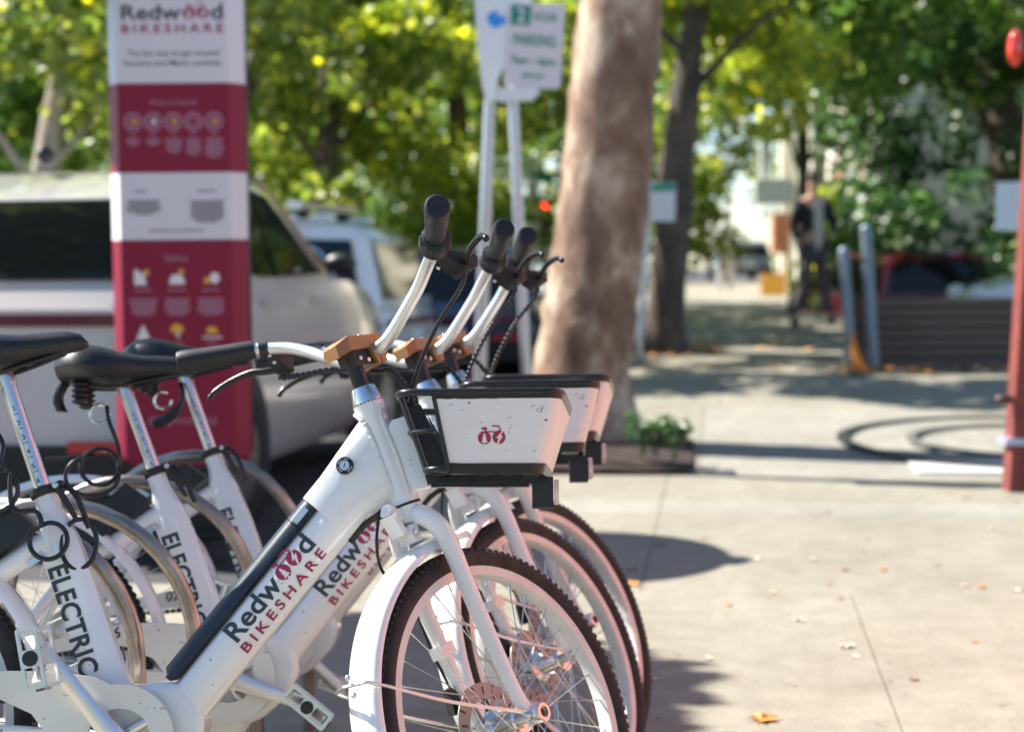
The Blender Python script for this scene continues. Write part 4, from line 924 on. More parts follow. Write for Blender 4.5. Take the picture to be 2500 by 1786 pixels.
# ------------------------------------------------------------ cars
GLASS = mat("dark_car_glass", (.008, .011, .012), .05, spec=.35)
CTYRE = mat("car_tyre", (.02, .02, .02), .8); CRIMM = mat("car_wheel_rim", (.45, .45, .46), .3, .9)
MARB = mat("dark_maroon_trim_band", (.13, .008, .035), .2, coat=.6)
TAIL = mat("red_tail_lamp", (.55, .02, .02), .12, coat=1.); HEADL = mat("clear_headlamp", (.75, .77, .8), .06, coat=1.)
def car(label, loc, heading, L_, W, H, paint, rack=False, tail_z=None, cat="car", sport=0, br=.60, cab=.68, soft=False, name="parked_car", group=None, trim=None):
    """rear axle end at x=0, front at x=L_; loc is the middle of the rear bumper on the ground"""
    t = thing(name, label, cat, loc, heading, group); w = W / 2; zb = .24; belt = H * br
    st = [(0.0, .42, belt - .12, .80), (.05, .30, belt - .03, .90), (.30, zb, belt, .98), (1.0, zb, belt + .01, 1), (L_ * .5, zb, belt, 1), (L_ * .70, zb, belt - .02, .99), (L_ * .82, zb, belt - .10, .96), (L_ * .93, .26, belt - .20, .88), (L_ - .03, .30, belt - .32, .74), (L_, .40, belt - .40, .64)]
    def ring(x, z0, z1, k):
        a = w * k; h = z1 - z0; return [Vector((x, y, z)) for y, z in [(-a * .90, z0), (-a * .985, z0 + h * .12), (-a, z0 + h * .45), (-a * .985, z0 + h * .78), (-a * .93, z1 - .02), (-a * .80, z1), (a * .80, z1), (a * .93, z1 - .02), (a * .985, z0 + h * .78), (a, z0 + h * .45), (a * .985, z0 + h * .12), (a * .90, z0)]]
    mb = MB(); mb.loft([ring(*s) for s in st]); obj("body", mb, paint, t)
    gx = ([(.06, .0), (.14, .38), (.24, .70), (.75, .93), (1.25, 1.0)] if soft else [(.06, .0), (.12, .40), (.19, .78), (.34, .96), (.80, 1.0)]) + [ (L_ * (cab - .28), 1.02), (L_ * (cab - .18), .97), (L_ * (cab - .095), .62), (L_ * cab, .0)]
    def gring(x, f):
        z = lerp(belt - .03, H, f); a = w * lerp(.93, .74, f); return [Vector((x, y, q)) for y, q in [(-w * .93, belt - .05), (-a, z - .045 * f), (-a * .90, z), (a * .90, z), (a, z - .045 * f), (w * .93, belt - .05)]]
    mb = MB(); mb.loft([gring(x, f) for x, f in gx]); obj("cabin", mb, paint, t)
    def side(pts, s):
        q = []
        for x, f in pts: z = lerp(belt - .02, H - .05, f); q.append(Vector((x, s * (w * lerp(.935, .765, f) + .012), z)))
        return q
    for s in (-1, 1):
        for pts in ([(.42, .10), (.62, .62), (1.15, .84), (1.15, .06)] if soft else [(.24, .08), (.33, .84), (1.15, .88), (1.15, .06)], [(1.23, .06), (1.23, .86), (L_ * (cab - .26), .92), (L_ * (cab - .26), .04)], [(L_ * (cab - .26) + .07, .04), (L_ * (cab - .26) + .07, .92), (L_ * (cab - .19), .88), (L_ * (cab - .055), .06)]):
            q = side(pts, s); mb = MB(); qi = [v + Vector((0, -s * .02, 0)) for v in q]; mb.add(q + qi, [(0, 1, 2, 3), (7, 6, 5, 4), (0, 4, 5, 1), (1, 5, 6, 2), (2, 6, 7, 3), (3, 7, 4, 0)], False); obj("side_window", mb, GLASS, t)
        mb = MB(); P = smooth_path([side([p], s)[0] + Vector((0, s * .004, .012)) for p in [(.38, .06), (.58, .68), (1.15, .92), (L_ * (cab - .26), .97), (L_ * (cab - .18), .92), (L_ * (cab - .045), .04)]], 5); mb.tube(P, .014, 6); obj("window_trim", mb, trim or CHROME, t)
        mb = MB(); mb.ball((L_ * (cab - .08), s * (w + .08), belt + .06), .08, 12, (.6, 1.15, .75)); obj("mirror", mb, BLACK, t)
        for x in (L_ * .25, L_ * .45): mb = MB(); mb.box((x + .15, s * (w + .008), belt - .13), (.18, .03, .025)); obj("door_handle", mb, paint, t)
    def gq(x, f, e): z = lerp(belt - .03, H, f); a = w * lerp(.93, .74, f) * .88; return a, z
    mb = MB(); r0 = [(.070, .06), (.135, .38), (.228, .68)] if soft else [(.070, .08), (.118, .40), (.180, .75)]; vs = []
    for x, f in r0: a, z = gq(x, f, 0); vs += [(x - .018, -a, z), (x - .018, a, z)]
    mb.add(vs, [(0, 1, 3, 2), (2, 3, 5, 4)], False); obj("rear_window", mb, GLASS, t)
    mb = MB(); r0 = [(L_ * (cab - .015), .08), (L_ * (cab - .09), .60), (L_ * (cab - .168), .93)]; vs = []
    for x, f in r0: a, z = gq(x, f, 0); vs += [(x + .03, -a, z + .01), (x + .03, a, z + .01)]
    mb.add(vs, [(0, 2, 3, 1), (2, 4, 5, 3)], False); obj("windscreen", mb, GLASS, t)
    mb = MB(); mb.loft([[Vector((x, y, z)) for y, z in [(-w * .92, .26), (-w * .92, .47), (w * .92, .47), (w * .92, .26)]] for x in (-.06, .12)], True, False); obj("rear_bumper", mb, BLACK, t)
    for s in (-1, 1): mb = MB(); mb.box((-.055, s * w * .66, .47), (.05, w * .34, .05)); obj("reflector", mb, TAIL, t)
    mb = MB(); mb.box((-.004, 0, belt - .165), (.03, W * .90, .05)); obj("tail_light_bar", mb, MARB, t)
    mb = MB(); mb.box((-.014, 0, belt - .32), (.02, .36, .17)); o = obj("number_plate", mb, WINK, t)
    for fx in (L_ * .17, L_ * .81):
        for s in (-1, 1):
            mb = MB(); mb.lathe([(.0001, s * .02), (.40, s * .02), (.40, s * -.12), (.0001, s * -.12)], (fx, s * w, .36), 'y', 26); obj("wheel_arch", mb, DARK, t)
            wh = link("wheel", None, t); mb = MB(); mb.lathe([(.20, s * .028), (.31, s * .032), (.335, s * .01), (.335, s * -.15), (.20, s * -.16)], (fx, s * w, .335), 'y', 30); obj("tyre", mb, CTYRE, wh)
            mb = MB(); mb.lathe([(.0001, s * .035), (.06, s * .035), (.07, s * .022), (.205, s * .026), (.21, s * .01)], (fx, s * w, .335), 'y', 30); obj("rim", mb, CRIMM, wh)
    for s in (-1, 1): mb = MB(); mb.ball((L_ - .16, s * w * .60, belt - .27), .12, 10, (.9, 1.3, .6)); obj("headlight", mb, HEADL, t)
    if rack:
        for s in (-1, 1):
            mb = MB(); mb.tube([(.5, s * w * .62, H + .035), (L_ * .5, s * w * .62, H + .05)], .03, 8); obj("roof_rail", mb, WCAR, t)
        for x in (.75, L_ * .42):
            mb = MB(); mb.box((x, 0, H + .13), (.12, W * .9, .06)); obj("cross_bar", mb, ALU, t)
            for s in (-1, 1): mb = MB(); mb.box((x, s * w * .62, H + .07), (.09, .08, .08)); obj("rack_foot", mb, BLACK, t)
    return t
PEARL = mat("pearl_white_car_paint", (.72, .68, .67), .2, .1, coat=1.)
WCAR = mat("white_car_paint", (.72, .74, .76), .15, coat=1.); BLUEC = mat("dark_blue_car_paint", (.015, .035, .09), .14, coat=1.); REDC = mat("red_car_paint", (.07, .005, .016), .15, coat=1.)
BRONZE = mat("bronze_trim", (.45, .36, .26), .3, .8)
c1 = car("white hatchback parked at the kerb right behind the totem", (-2.28, 6.95, -.14), radians(90 - 9.5), 4.25, 1.84, 1.68, PEARL, trim=BRONZE, br=.69, cab=.60, soft=True)
mb = MB(); mb.box((-.008, 0, 1.60 * .60 - .10), (.02, .16, .07)); 
bd = MB(); bd.lathe([(.075, 0), (.085, -.006), (.075, -.012), (.066, -.006)], (-.006, .0, 1.10), 'x', 24, True); obj("oval_badge", bd, CHROME, c1)
mb = MB(); mb.ball((.75, .0, 1.73), .06, 10, (1.2, .6, .8)); obj("roof_antenna", mb, BLACK, c1)
car("white wagon with a silver roof rack parked beyond the first car", (-.78, 13.35, -.135), radians(170), 4.6, 1.82, 1.54, WCAR, rack=True)
car("dark blue car parked behind the handlebars and sign poles", (-.62, 15.6, -.10), radians(84), 4.3, 1.8, 1.34, BLUEC)


# ------------------------------------------------------------ parking meter and signs
mt_ = thing("parking_meter", "white blade shaped parking pay station on a leaning pole", "parking meter", (-.16, 8.72, 0))
def mk_local(root, sx, sy, Y): return wpt(sx, sy, Y) - Vector(root.location)
mb = MB(); mb.tube([mk_local(mt_, 1166, 1145, 8.72), mk_local(mt_, 1172, 913, 8.72), mk_local(mt_, 1196, 245, 8.72)], [.034, .034, .030], 14); obj("pole", mb, mat("galvanised_pole", (.55, .57, .60), .38, .7), mt_)
MW = mat("white_meter_enamel", (.80, .82, .84), .3, coat=.4)
prof = [(1186, 250), (1210, 250), (1216, 190), (1242, 145), (1262, 90), (1300, 0), (1310, -60), (1160, -60), (1158, 0), (1166, 110), (1176, 200)]
mb = MB(); mb.loft([[mk_local(mt_, a, b, 8.72) + Vector((0, d, 0)) for a, b in prof] for d in (-.05, -.045, .045, .05)], True, False); obj("housing", mb, MW, mt_)
mb = MB(); mb.add([mk_local(mt_, a, b, 8.72) + Vector((0, -.052, 0)) for a, b in [(1188, 48), (1196, 36), (1212, 30), (1220, 44), (1236, 42), (1236, 64), (1222, 66), (1212, 74), (1196, 66)]], [tuple(range(9))], False); obj("arrow_print", mb, mat("blue_print", (.03, .30, .85), .4), mt_)
ps = thing("parking_sign", "white parking sign with green lettering on a leaning steel pole", "sign", (.08, 8.62, 0))
mb = MB(); mb.tube([mk_local(ps, 1289, 1150, 8.62), mk_local(ps, 1285, 913, 8.62), mk_local(ps, 1252, 240, 8.62), mk_local(ps, 1262, 20, 8.62)], .028, 12); obj("pole", mb, bpy.data.materials["galvanised_pole"], ps)
def quad_plate(root, pts, Y, th, m, name, parent):
    f = [mk_local(root, a, b, Y) for a, b in pts]; mb = MB(); bk = [v + Vector((0, th, 0)) for v in f]; n = len(f)
    mb.add(f + bk, [tuple(range(n - 1, -1, -1)), tuple(range(n, 2 * n))] + [(i, (i + 1) % n, (i + 1) % n + n, i + n) for i in range(n)], False); return obj(name, mb, m, parent)
SG = mat("sign_white_sheet", (.72, .70, .72), .4); GREEN = mat("sign_green_print", (.005, .26, .18), .4)
quad_plate(ps, [(1243, 10), (1372, 9), (1380, 18), (1368, 211), (1358, 219), (1237, 210), (1229, 200), (1236, 18)], 8.575, .004, SG, "sign_plate", ps)
quad_plate(ps, [(1216, 214), (1310, 214), (1318, 226), (1300, 244), (1220, 250), (1212, 238)], 8.56, .05, MW, "lower_plate", ps)
P00, P10, P01 = mk_local(ps, 1237, 210, 8.5725), mk_local(ps, 1364, 218, 8.5725), mk_local(ps, 1243, 12, 8.5725)
sux, suy = (P10 - P00).normalized(), (P01 - P00).normalized(); spx = (P10 - P00).length / 127
def stext(s, x0, x1, ybase, cap, bold=.02):
    t = squeeze(text2d(s, cap * spx / .70, bold), x0 * spx, x1 * spx); mb = MB(); add_text(mb, t, lambda x, y: P00 + sux * x + suy * (y + ybase * spx)); obj("lettering", mb, GREEN, ps)
stext("PARKING", 14, 116, 101, 26); stext("7am - 6pm", 8, 118, 56, 19); stext("MON-SAT", 38, 92, 22, 12); stext("HOUR", 60, 118, 160, 22, .01)
mb = MB(); mb.add([P00 + sux * (x * spx) + suy * (y * spx) for x, y in [(4, 148), (52, 148), (54, 196), (6, 197)]], [(0, 1, 2, 3)], False); obj("number_panel", mb, GREEN, ps)
t2 = squeeze(text2d("2", 34 * spx / .7, .02), 20 * spx, 40 * spx); mb = MB(); add_text(mb, t2, lambda x, y: P00 + sux * x + suy * (y + 156 * spx) + Vector((0, -.001, 0))); obj("lettering", mb, SG, ps)

# street name sign, signal and pole far down the street
sn = thing("street_name_sign", "green street name sign on a white pole left of the big trunk", "sign", (.15, 24, .2))
mb = MB(); mb.tube([mk_local(sn, 1302, 780, 24), mk_local(sn, 1302, 380, 24)], .085, 10); obj("pole", mb, MW, sn)
quad_plate(sn, [(1285, 420), (1352, 420), (1352, 447), (1285, 447)], 23.85, .03, GREEN, "name_blade", sn)
mb = MB(); mb.ball(mk_local(sn, 1302, 452, 23.8), .09, 10, (1, .6, 1.3)); obj("lamp_globe", mb, MW, sn)
ts = thing("traffic_signal", "lit red traffic signal between the sign pole and the big trunk", "traffic light", (.45, 25, .2))
mb = MB(); mb.box(mk_local(ts, 1330, 545, 25), (.26, .2, .75)); obj("signal_head", mb, DARK, ts)
mb = MB(); mb.ball(mk_local(ts, 1328, 510, 24.86), .072, 12, (1, .5, 1)); obj("red_light", mb, mat("lit_red_signal", (.8, .02, .01), .4, emit=((1, .05, .02), 6)), ts)
mb = MB(); mb.tube([mk_local(ts, 1332, 590, 25), mk_local(ts, 1332, 790, 25)], .06, 8); obj("pole", mb, STEEL, ts)
s3 = thing("pole_sign", "white sign with a green band just right of the big trunk", "sign", (1.45, 15.1, .15))
quad_plate(s3, [(1588, 448), (1650, 446), (1648, 540), (1586, 540)], 15.0, .01, SG, "sign_plate", s3); quad_plate(s3, [(1590, 450), (1648, 448), (1648, 466), (1590, 468)], 14.995, .003, GREEN, "green_band", s3)
mb = MB(); mb.tube([mk_local(s3, 1560, 880, 15.05), mk_local(s3, 1585, 500, 15.05), mk_local(s3, 1590, 440, 15.05)], .03, 8); obj("pole", mb, bpy.data.materials["galvanised_pole"], s3)

# ------------------------------------------------------------ low slatted wall, steel posts, cone, red car behind
sw = thing("slatted_wall", "low dark slatted timber wall in shade beside the far sidewalk", "wall", (0, 0, 0))
TIM = mat("dark_weathered_timber", (.13, .10, .082), .8, var=.08, vscale=3)
xl, xr = wpt(2092, 900, 13.8).x, 5.6
for k in range(7):
    mb = MB(); z = .17 + .04 + k * .084; mb.box(((xl + xr) / 2, 13.8 + random.uniform(-.006, .006), z), (xr - xl, .04, .066)); obj("slat", mb, TIM, sw)
mb = MB(); mb.box(((xl + xr) / 2, 14.1, .44), (xr - xl, .5, .54)); obj("backing", mb, DARK, sw)
GPO = mat("blue_grey_post_paint", (.20, .25, .30), .45, .3)
for i, (sx, top, bot, lab) in enumerate([(2066, 615, 890, "shorter blue grey steel post at the end of the slatted wall"), (2120, 560, 892, "taller blue grey steel post in front of the slatted wall")]):
    a, b = wpt(sx + 14, bot, 13.55), wpt(sx - 6, top, 13.55); mb = MB(); mb.tube([a, b], .045, 10); mb.ball(b, .046, 10); tag(obj("steel_post", mb, GPO), lab, "post")
cn = thing("orange_cone", "small orange cone at the foot of the blue grey posts", "cone", tuple(wpt(2098, 900, 13.45)))
mb = MB(); mb.tube([(0, 0, .02), (-.04, 0, .15), (-.06, 0, .30)], [.05, .03, .012], 10); obj("cone_body", mb, mat("orange_plastic", (.75, .25, .03), .5), cn); mb = MB(); mb.box((0, 0, .01), (.14, .14, .02)); obj("cone_base", mb, bpy.data.materials["orange_plastic"], cn)
bs = thing("brown_stake", "thin brown wooden stake standing between the two steel posts", "stake", tuple(wpt(2090, 880, 13.62)))
mb = MB(); mb.box((0, 0, .26), (.085, .03, .56)); obj("board", mb, mat("brown_stake_wood", (.12, .06, .03), .8), bs)
car("red car with a dark oval rear window parked beyond the slatted wall", (5.15, 19.6, -.10), radians(98), 3.9, 1.62, 1.28, REDC, trim=mat("magenta_trim", (.25, .01, .09), .2, coat=1))
car("white car nose just behind the slatted wall at right", (8.3, 16.6, -.10), radians(176), 3.8, 1.75, 1.85, WCAR)
car("small pale blue car parked far down the street", (9.0, 62, .3), radians(95), 4.2, 1.8, 1.5, mat("pale_blue_car_paint", (.25, .33, .42), .15, coat=1))
car("small white car parked far down the street beside the pale blue one", (11.6, 58, .3), radians(95), 4.0, 1.8, 1.45, WCAR)

# ------------------------------------------------------------ person walking
def skin(name, pts, edges, rad, m, parent, root=0, lv=2):
    me = bpy.data.meshes.new(name); me.from_pydata(pts, edges, []); me.materials.append(m); o = link(name, me, parent)
    sk = o.modifiers.new("skin", 'SKIN'); sk.use_smooth_shade = True
    for i, r in enumerate(rad): me.skin_vertices[0].data[i].radius = (r, r) if not isinstance(r, tuple) else r
    for i in range(len(pts)): me.skin_vertices[0].data[i].use_root = (i == root)
    sb = o.modifiers.new("sub", 'SUBSURF'); sb.levels = lv; sb.render_levels = lv; return o
pe = thing("person", "person in dark open jacket, white shirt and grey trousers walking on the far sidewalk", "person", (3.46, 18.9, .318), radians(12)); pe.scale = (.86, .9, 1)
SKN = mat("skin", (.50, .30, .22), .55); JK = mat("dark_jacket_cloth", (.018, .018, .026), .8); TR = mat("grey_trouser_cloth", (.075, .06, .07), .85); SHT = mat("white_shirt_cloth", (.50, .48, .47), .8); HR = mat("dark_hair", (.03, .02, .015), .6)
bp_ = [(0, 0, .95), (0, 0, 1.18), (0, 0, 1.42), (0, 0, 1.50), (0, -.01, 1.60), (0, -.01, 1.68), (-.19, 0, 1.40), (-.25, .05, 1.13), (-.20, -.08, .92), (.19, 0, 1.40), (.26, -.04, 1.13), (.14, -.20, 1.02),
       (-.10, 0, .90), (-.15, -.12, .50), (-.30, -.02, .10), (-.31, -.14, .03), (.10, 0, .90), (.16, .06, .50), (.30, .22, .13), (.33, .14, .03)]
be = [(0, 1), (1, 2), (2, 3), (3, 4), (4, 5), (2, 6), (6, 7), (7, 8), (2, 9), (9, 10), (10, 11), (0, 12), (12, 13), (13, 14), (14, 15), (0, 16), (16, 17), (17, 18), (18, 19)]
br_ = [.13, .12, .12, .055, .085, .08, .06, .042, .032, .06, .042, .032, .085, .06, .042, .035, .085, .06, .042, .035]
skin("body", bp_, be, br_, SKN, pe)
skin("jacket", [(0, .02, .90), (0, .02, 1.18), (0, .02, 1.40), (-.20, .01, 1.40), (-.26, .05, 1.13), (-.22, -.05, .97), (.20, .01, 1.40), (.27, -.04, 1.13), (.17, -.16, 1.05)], [(0, 1), (1, 2), (2, 3), (3, 4), (4, 5), (2, 6), (6, 7), (7, 8)], [(.19, .14), (.165, .14), (.16, .13), .085, .062, .05, .085, .062, .05], JK, pe)
skin("trousers", [(0, 0, .94), (-.10, 0, .86), (-.15, -.12, .50), (-.30, -.02, .12), (.10, 0, .86), (.16, .06, .50), (.30, .22, .14)], [(0, 1), (1, 2), (2, 3), (0, 4), (4, 5), (5, 6)], [.155, .11, .082, .065, .11, .082, .065], TR, pe)
mb = MB(); mb.loft([[Vector((x * k, y - .145, z)) for x, y in [(-.05, .0), (-.02, -.02), (.04, -.02), (.07, 0), (.04, .03), (-.02, .03)]] for z, k in [(.88, .5), (1.0, .9), (1.25, 1.1), (1.45, .9)]]); obj("shirt_front", mb, SHT, pe)
mb = MB(); mb.ball((0, .005, 1.69), .098, 14, (.88, 1, 1.02)); obj("hair", mb, HR, pe)
for s, (x, y) in ((-1, (-.31, -.08)), (1, (.33, .20))): mb = MB(); mb.ball((x, y - .05, .045 if s < 0 else .06), .06, 10, (.85, 2.1, .8)); obj("shoe", mb, BLACK, pe)
# distant figure in white and an orange sandwich board
p2 = thing("distant_person", "distant figure in white leaning by the building entrance", "person", (4.75, 36.5, .36))
skin("body", [(0, 0, .95), (0, 0, 1.2), (.02, 0, 1.45), (.03, 0, 1.6), (.03, 0, 1.7), (-.1, 0, .5), (-.12, 0, .06), (.1, 0, .5), (.12, 0, .06), (-.22, 0, 1.15), (.24, 0, 1.15)], [(0, 1), (1, 2), (2, 3), (3, 4), (0, 5), (5, 6), (0, 7), (7, 8), (2, 9), (2, 10)], [.17, .18, .17, .07, .10, .10, .06, .10, .06, .05, .05], SHT, p2)
mb = MB(); mb.ball((.03, 0, 1.72), .11, 10); obj("hair", mb, HR, p2)
ab = thing("sandwich_board", "low orange yellow board standing on the pavement near the pale building", "sign", (5.32, 33.5, .36))
for s in (-1, 1): mb = MB(); mb.box((0, s * .10, .22), (.46, .03, .46), Matrix.Rotation(s * .25, 3, 'X')); obj("board_leaf", mb, mat("orange_board", (.75, .38, .05), .6), ab)

# ------------------------------------------------------------ pale building with posts, hanging sign
bl_ = thing("pale_building", "cream building with tall posts and a hanging white sign seen through the trees", "building", (0, 0, 0))
CRM = mat("cream_render_wall", (.70, .64, .50), .8, var=.05); BRK = mat("orange_brick_wall", (.42, .17, .09), .85, var=.2)
fa, fb = Vector((6.55, 30, 0)), Vector((11.2, 66, 0)); fd = (fb - fa).normalized(); fn_ = Vector((-fd.y, fd.x, 0))
mb = MB(); mb.add([fa + Vector((0, 0, 0)), fb, fb + Vector((8, -1, 0)), fa + Vector((8, -1, 0))] + [v + Vector((0, 0, 7)) for v in (fa, fb, fb + Vector((8, -1, 0)), fa + Vector((8, -1, 0)))], [(0, 1, 5, 4), (1, 2, 6, 5), (2, 3, 7, 6), (3, 0, 4, 7), (4, 5, 6, 7)], False); obj("wall", mb, CRM, bl_)
for k in range(7):
    c = fa + fd * (2.5 + k * 4.6) + fn_ * .04 + Vector((0, 0, 1.9)); rm_ = Matrix.Rotation(atan2(fd.y, fd.x), 3, 'Z')
    mb = MB(); mb.box(c, (2.2, .10, 2.3), rm_); wn_ = obj("window", mb, BRK if k % 2 else CRM, bl_); mb = MB(); mb.box(c + fn_ * .05, (1.9, .06, 2.0), rm_); obj("pane", mb, GLASS, wn_)
for sx, Y in ((1955, 30), (1915, 34), (1995, 26.5)):
    a, b = wpt(sx, 800, Y), wpt(sx + 6, 250, Y); a.z = .3; mb = MB(); mb.box(((a.x + b.x) / 2, Y, 2.2), (.22, .22, 3.9)); obj("column", mb, mat("cream_column", (.80, .76, .64), .7), bl_)
mb = MB(); p = wpt(1888, 468, 30); mb.box(p, (.66, .12, .46)); obj("hanging_sign", mb, mat("white_sign_panel", (.85, .85, .78), .5), bl_)
mb = MB(); p = wpt(1868, 360, 30.3); mb.box(p, (.18, .18, 1.2)); obj("hanging_bracket", mb, mat("pale_bracket", (.6, .6, .58), .5), bl_)
mb = MB(); p = wpt(1905, 570, 31); mb.box((p.x, 31, p.z), (.30, .3, .75)); obj("brick_pier", mb, BRK, bl_)

# ------------------------------------------------------------ trees and shrubs behind
def simple_tree(lab, x, y, r, hx, cz, rx, rz, k, br, n, size, lm, bk, lean=0., zmin=None, xmin=None, xmax=None, name="leafy_tree", group="trees behind the parked cars"):
    z0 = G(x, y) - .1; q_ = min(1, rx / 2.6) ** 1.5
    return tree(lab, (x, y, z0), [(0, 0, 0), (lean * .3, 0, hx * .35), (lean * .7, .1, hx * .7), (lean, .2, hx)], [r * 1.25, r, r * .85, r * .6], bk,
                crown_blobs(x + lean, y, cz, rx, rz, k, br, zmin, xmin, xmax), n, size, lm, name, group,
                limbs=[([(lean * .5, 0, hx * .5), (lean * .5 + 1.0 * q_, .2 * q_, hx * .8), (lean * .5 + 1.8 * q_, .4 * q_, hx * 1.05)], [r * .3, r * .2, r * .08]), ([(lean * .45, 0, hx * .45), (lean * .5 - 1.0 * q_, -.2 * q_, hx * .8), (lean * .5 - 1.7 * q_, .1, hx)], [r * .3, r * .2, r * .08])])
simple_tree("street tree with a pale leaning trunk behind the white hatchback", -4.4, 14.6, .13, 3.6, 4.0, 2.4, 1.8, 34, .55, 9000, .13, LM_OLIVE, BK_GREY, .6, 1.9)
simple_tree("yellow green street tree over the totem and wagon", -2.2, 19.5, .15, 4.2, 3.9, 2.7, 2.2, 40, .6, 12000, .14, LM_OLIVE, BK_DARK, .1, 1.7)
simple_tree("broad green tree at the far left edge", -7.2, 19.5, .2, 4.5, 4.0, 2.9, 2.6, 40, .65, 11000, .14, LM_GREEN, BK_GREY, .2, 1.2)
simple_tree("golden leaved tree between the totem and the parking sign", -.6, 23, .16, 4.5, 3.9, 2.5, 2.4, 40, .6, 8000, .14, LM_GOLD, BK_DARK, -.2, 2.0)
simple_tree("mid green tree behind the golden one", 1.0, 28, .2, 5, 4.6, 3.2, 2.8, 40, .7, 7000, .15, LM_GREEN, BK_DARK, 0, 1.6)
simple_tree("olive tree standing behind the wagon roof rack", -4.8, 25, .2, 5, 4.4, 3.2, 2.8, 44, .7, 12000, .15, LM_OLIVE, BK_DARK, 0, 1.2)
simple_tree("darker tree far left across the street", -9.5, 27, .2, 5, 4.5, 3.4, 3.2, 40, .8, 9000, .16, LM_GREEN, BK_DARK, 0, 1.)
simple_tree("tall tree added so its high crown shades the far sidewalk", -3.4, 16.6, .10, 5.8, 6.3, 3.1, 1.4, 34, .55, 9000, .15, LM_OLIVE, BK_DARK, 1.8, 5.0)  # added tree, crown set above the view to shade the far walk
# dark trunk beside the walk, crown above
bt_ = wpt(1622, 868, 15.6)
tree("street tree with a dark slanting trunk right of the big plane trunk", (bt_.x, 15.6, .2), [(0, 0, -.05), (.03, 0, .6), (.12, 0, 1.7), (.22, 0, 2.6), (.34, .1, 3.4)], [.24, .175, .165, .15, .12, .1], BK_DARK,
     crown_blobs(2.4, 16.6, 4.3, 2.4, 1.9, 56, .5, 2.55), 14000, .13, LM_GOLD, limbs=[([(.2, 0, 2.4), (.9, .2, 3.1), (1.7, .4, 3.6)], [.05, .03, .015]), ([(.25, 0, 2.8), (-.5, .2, 3.5), (-1.0, .3, 4.2)], [.05, .03, .015])])
simple_tree("green shrubby tree at the left edge of the far sidewalk", 2.35, 24.5, .13, 2.8, 2.4, 1.15, 1.5, 30, .42, 5500, .11, LM_OLIVE, BK_DARK, 0, .7, group="trees along the far sidewalk")
simple_tree("small yellowish tree above the walking person", 4.4, 24.5, .10, 4.2, 4.3, 1.6, 1.0, 34, .5, 8500, .12, LM_GOLD, BK_DARK, -.1, 3.0, group="trees along the far sidewalk")
simple_tree("large dark green tree behind the slatted wall", 6.6, 21.0, .25, 4.5, 3.6, 2.5, 3.0, 70, .6, 26000, .12, LM_DARK, BK_DARK, -.6, .9, xmin=4.25, group="trees along the far sidewalk")
simple_tree("second dark tree at the far right", 9.6, 25, .25, 4.5, 4.0, 3.2, 3.6, 60, .7, 16000, .14, LM_DARK, BK_DARK, 0, .9, group="trees along the far sidewalk")
simple_tree("overhanging green tree top right of the sidewalk", 7.2, 18.0, .14, 4.0, 4.2, 2.4, 1.5, 44, .5, 12000, .12, LM_GREEN, BK_DARK, -1.8, 2.9, group="trees along the far sidewalk")
sh = thing("bright_shrub", "bright yellow green shrub behind the steel posts", "shrub", (4.55, 22.5, .3)); leaf_cloud("foliage", [(random.gauss(0, .3), random.gauss(0, .25), random.uniform(.15, 1.9), .28, 1) for _ in range(26)], 3500, .10, LM_GOLD, sh, 'stuff'); mb = MB(); mb.tube([(0, 0, 0), (.05, 0, 1.2)], .03, 8); obj("stem", mb, BK_DARK, sh)
tag(leaf_cloud("distant_wood", [(x, 58 + random.uniform(-4, 5), random.uniform(0, 11), 1.9, 1) for x in np.linspace(-24, 3.5, 60)] + [(x, 66 + random.uniform(-3, 5), random.uniform(1, 13), 2.2, 1) for x in np.linspace(-28, 34, 80)] + [(x, 52 + random.uniform(-4, 5), random.uniform(0, 11), 1.9, 1) for x in np.linspace(13, 28, 36)], 60000, .34, LM_OLIVE), "leafy wood closing the far end of the street", "wood", kind='stuff')
tag(leaf_cloud("roadside_hedge", [(x, 32 + random.uniform(-1, 1), random.uniform(.2, 2.6), .8, 1) for x in np.linspace(-16, .8, 60)], 22000, .15, LM_GREEN), "dense green hedge behind the trees across the street", "hedge", kind='stuff')

# ------------------------------------------------------------ fallen leaves
lcol = [mat("fallen_leaf_" + n, c, .7, var=.2) for n, c in (("orange", (.62, .27, .05)), ("tan", (.60, .42, .24)), ("pale", (.72, .62, .48)), ("brown", (.30, .14, .06)))]
def leafmesh(i, m):
    mb = MB(); n = 7; R = []
    for k in range(2 * n): a = pi * k / n; r = 1 if k % 2 == 0 else .55; R.append((r * cos(a) * (1.25 if cos(a) > 0 else .9), r * sin(a) * .8, .22 * (random.random()) + .12 * cos(2 * a) ** 2))
    mb.add([(0, 0, .02)] + R, [(0, 1 + k, 1 + (k + 1) % (2 * n)) for k in range(2 * n)], True); return mb.mesh("fallen_leaf", m)
LME = [leafmesh(i, m) for i, m in enumerate(lcol)]
seen = [((1860, 1745), .040, 0, "bright curled orange leaf nearest the camera"), ((1545, 1425), .030, 0, "yellow orange leaf at the shadow edge beside the farthest wheel"), ((1613, 1330), .026, 3, "brown leaf lying in the totem's shadow"), ((1545, 1392), .022, 3, "dark leaf in the shadow close to the wheels"),
        ((2068, 1572), .030, 2, "pale flat leaf in the middle of the near slab"), ((2090, 1597), .016, 2, "small tan leaf just right of the pale flat leaf"), ((1887, 1447), .017, 1, "tan leaf right of the shadow tip, low"), ((1850, 1365), .020, 2, "whitish leaf just right of the shadow tip")]
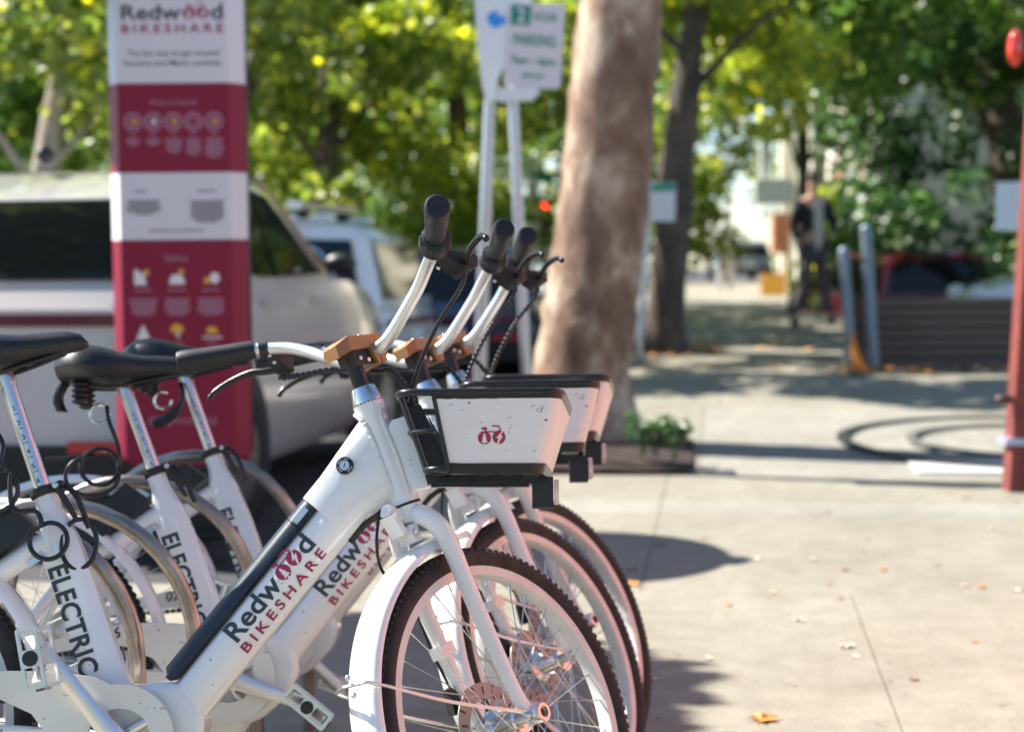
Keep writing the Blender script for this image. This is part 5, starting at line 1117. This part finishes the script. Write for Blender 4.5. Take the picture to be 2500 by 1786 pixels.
for (sx, sy), r, ci, lab in seen:
    p = wpt(sx, sy, 5); d = p - Vector((0, 0, CAMH)); t = -CAMH / d.z; q = Vector((0, 0, CAMH)) + d * t
    o = link("fallen_leaf", LME[ci]); o.location = (q.x, q.y, G(q.x, q.y) + .002); o.scale = (r, r, r); o.rotation_euler = (0, 0, random.uniform(0, 6)); tag(o, lab, "leaf")
pts = [(1779, 1475), (1805, 1305), (1984, 1366), (2064, 1392), (2155, 1392), (2117, 1312), (2333, 1338), (2052, 1460), (2023, 1427), (2352, 1430), (2415, 1290), (2358, 1217), (2485, 1222), (2490, 1268), (1880, 1178), (2020, 1250), (2190, 1096), (2440, 1120), (2482, 1440), (1720, 1316), (1756, 1050), (1920, 1122), (1640, 1205), (2290, 1380), (2395, 1433), (2110, 1345), (1950, 1510), (2230, 1650), (2380, 1560), (1600, 1650), (1730, 1600), (600, 1660), (905, 1735), (700, 1480)]
for i, (sx, sy) in enumerate(pts):
    p = wpt(sx, sy, 5); d = p - Vector((0, 0, CAMH)); t = -CAMH / d.z; q = Vector((0, 0, CAMH)) + d * t; r = random.uniform(.012, .022)
    o = link("fallen_leaf", LME[i % 4]); o.location = (q.x, q.y, G(q.x, q.y) + .002); o.scale = (r, r, r); o.rotation_euler = (0, 0, random.uniform(0, 6)); tag(o, "small dry leaf scattered on the concrete slabs", "leaf", "small dry leaves scattered on the slabs")
litter = [(random.uniform(1.0, 3.0), random.uniform(13.6, 17.5)) for _ in range(60)] + [(random.uniform(1.1, 2.0), random.uniform(15, 16.5)) for _ in range(110)] + [(random.uniform(2.6, 4.4), random.uniform(13.2, 13.75)) for _ in range(80)]
mb = MB()
for x, y in litter:
    r = random.uniform(.03, .07); a = random.uniform(0, 6.3); z = G(x, y) + .01; mb.add([(x + r * cos(a + k * 1.57), y + r * sin(a + k * 1.57), z + random.uniform(0, .02)) for k in range(4)], [(0, 1, 2, 3)], False)
tag(obj("leaf_litter", mb, lcol[0]), "drift of orange leaf litter round the dark trunk", "leaf litter", kind='stuff')

# ------------------------------------------------------------ the street behind the camera (seen in car paint and glass)
tag(leaf_cloud("street_trees_opposite", [(x, -13 + random.uniform(-2, 2), random.uniform(.6, 3.6), 1.1, 1) for x in np.linspace(-22, 14, 60)], 12000, .4, LM_OLIVE), "row of leafy street trees on the opposite side of the street", "wood", kind='stuff')
# low foliage that fills the view between the trunks
tag(leaf_cloud("shrub_border", [(x, 21.5 + random.uniform(-1.2, 1.2) + .15 * x, random.uniform(.2, 2.3), .55, 1) for x in np.linspace(-10.5, .6, 70)], 22000, .12, LM_OLIVE), "olive shrubs growing in a band behind the parked cars", "shrubs", kind='stuff')

simple_tree("unseen kerbside tree added to shade the ground under the bicycles", -3.72, 5.5, .12, 3.6, 3.5, .72, .55, 36, .34, 11000, .11, LM_OLIVE, BK_GREY, 0, 2.4)  # out of view, put in to darken the paving beneath the bicycles
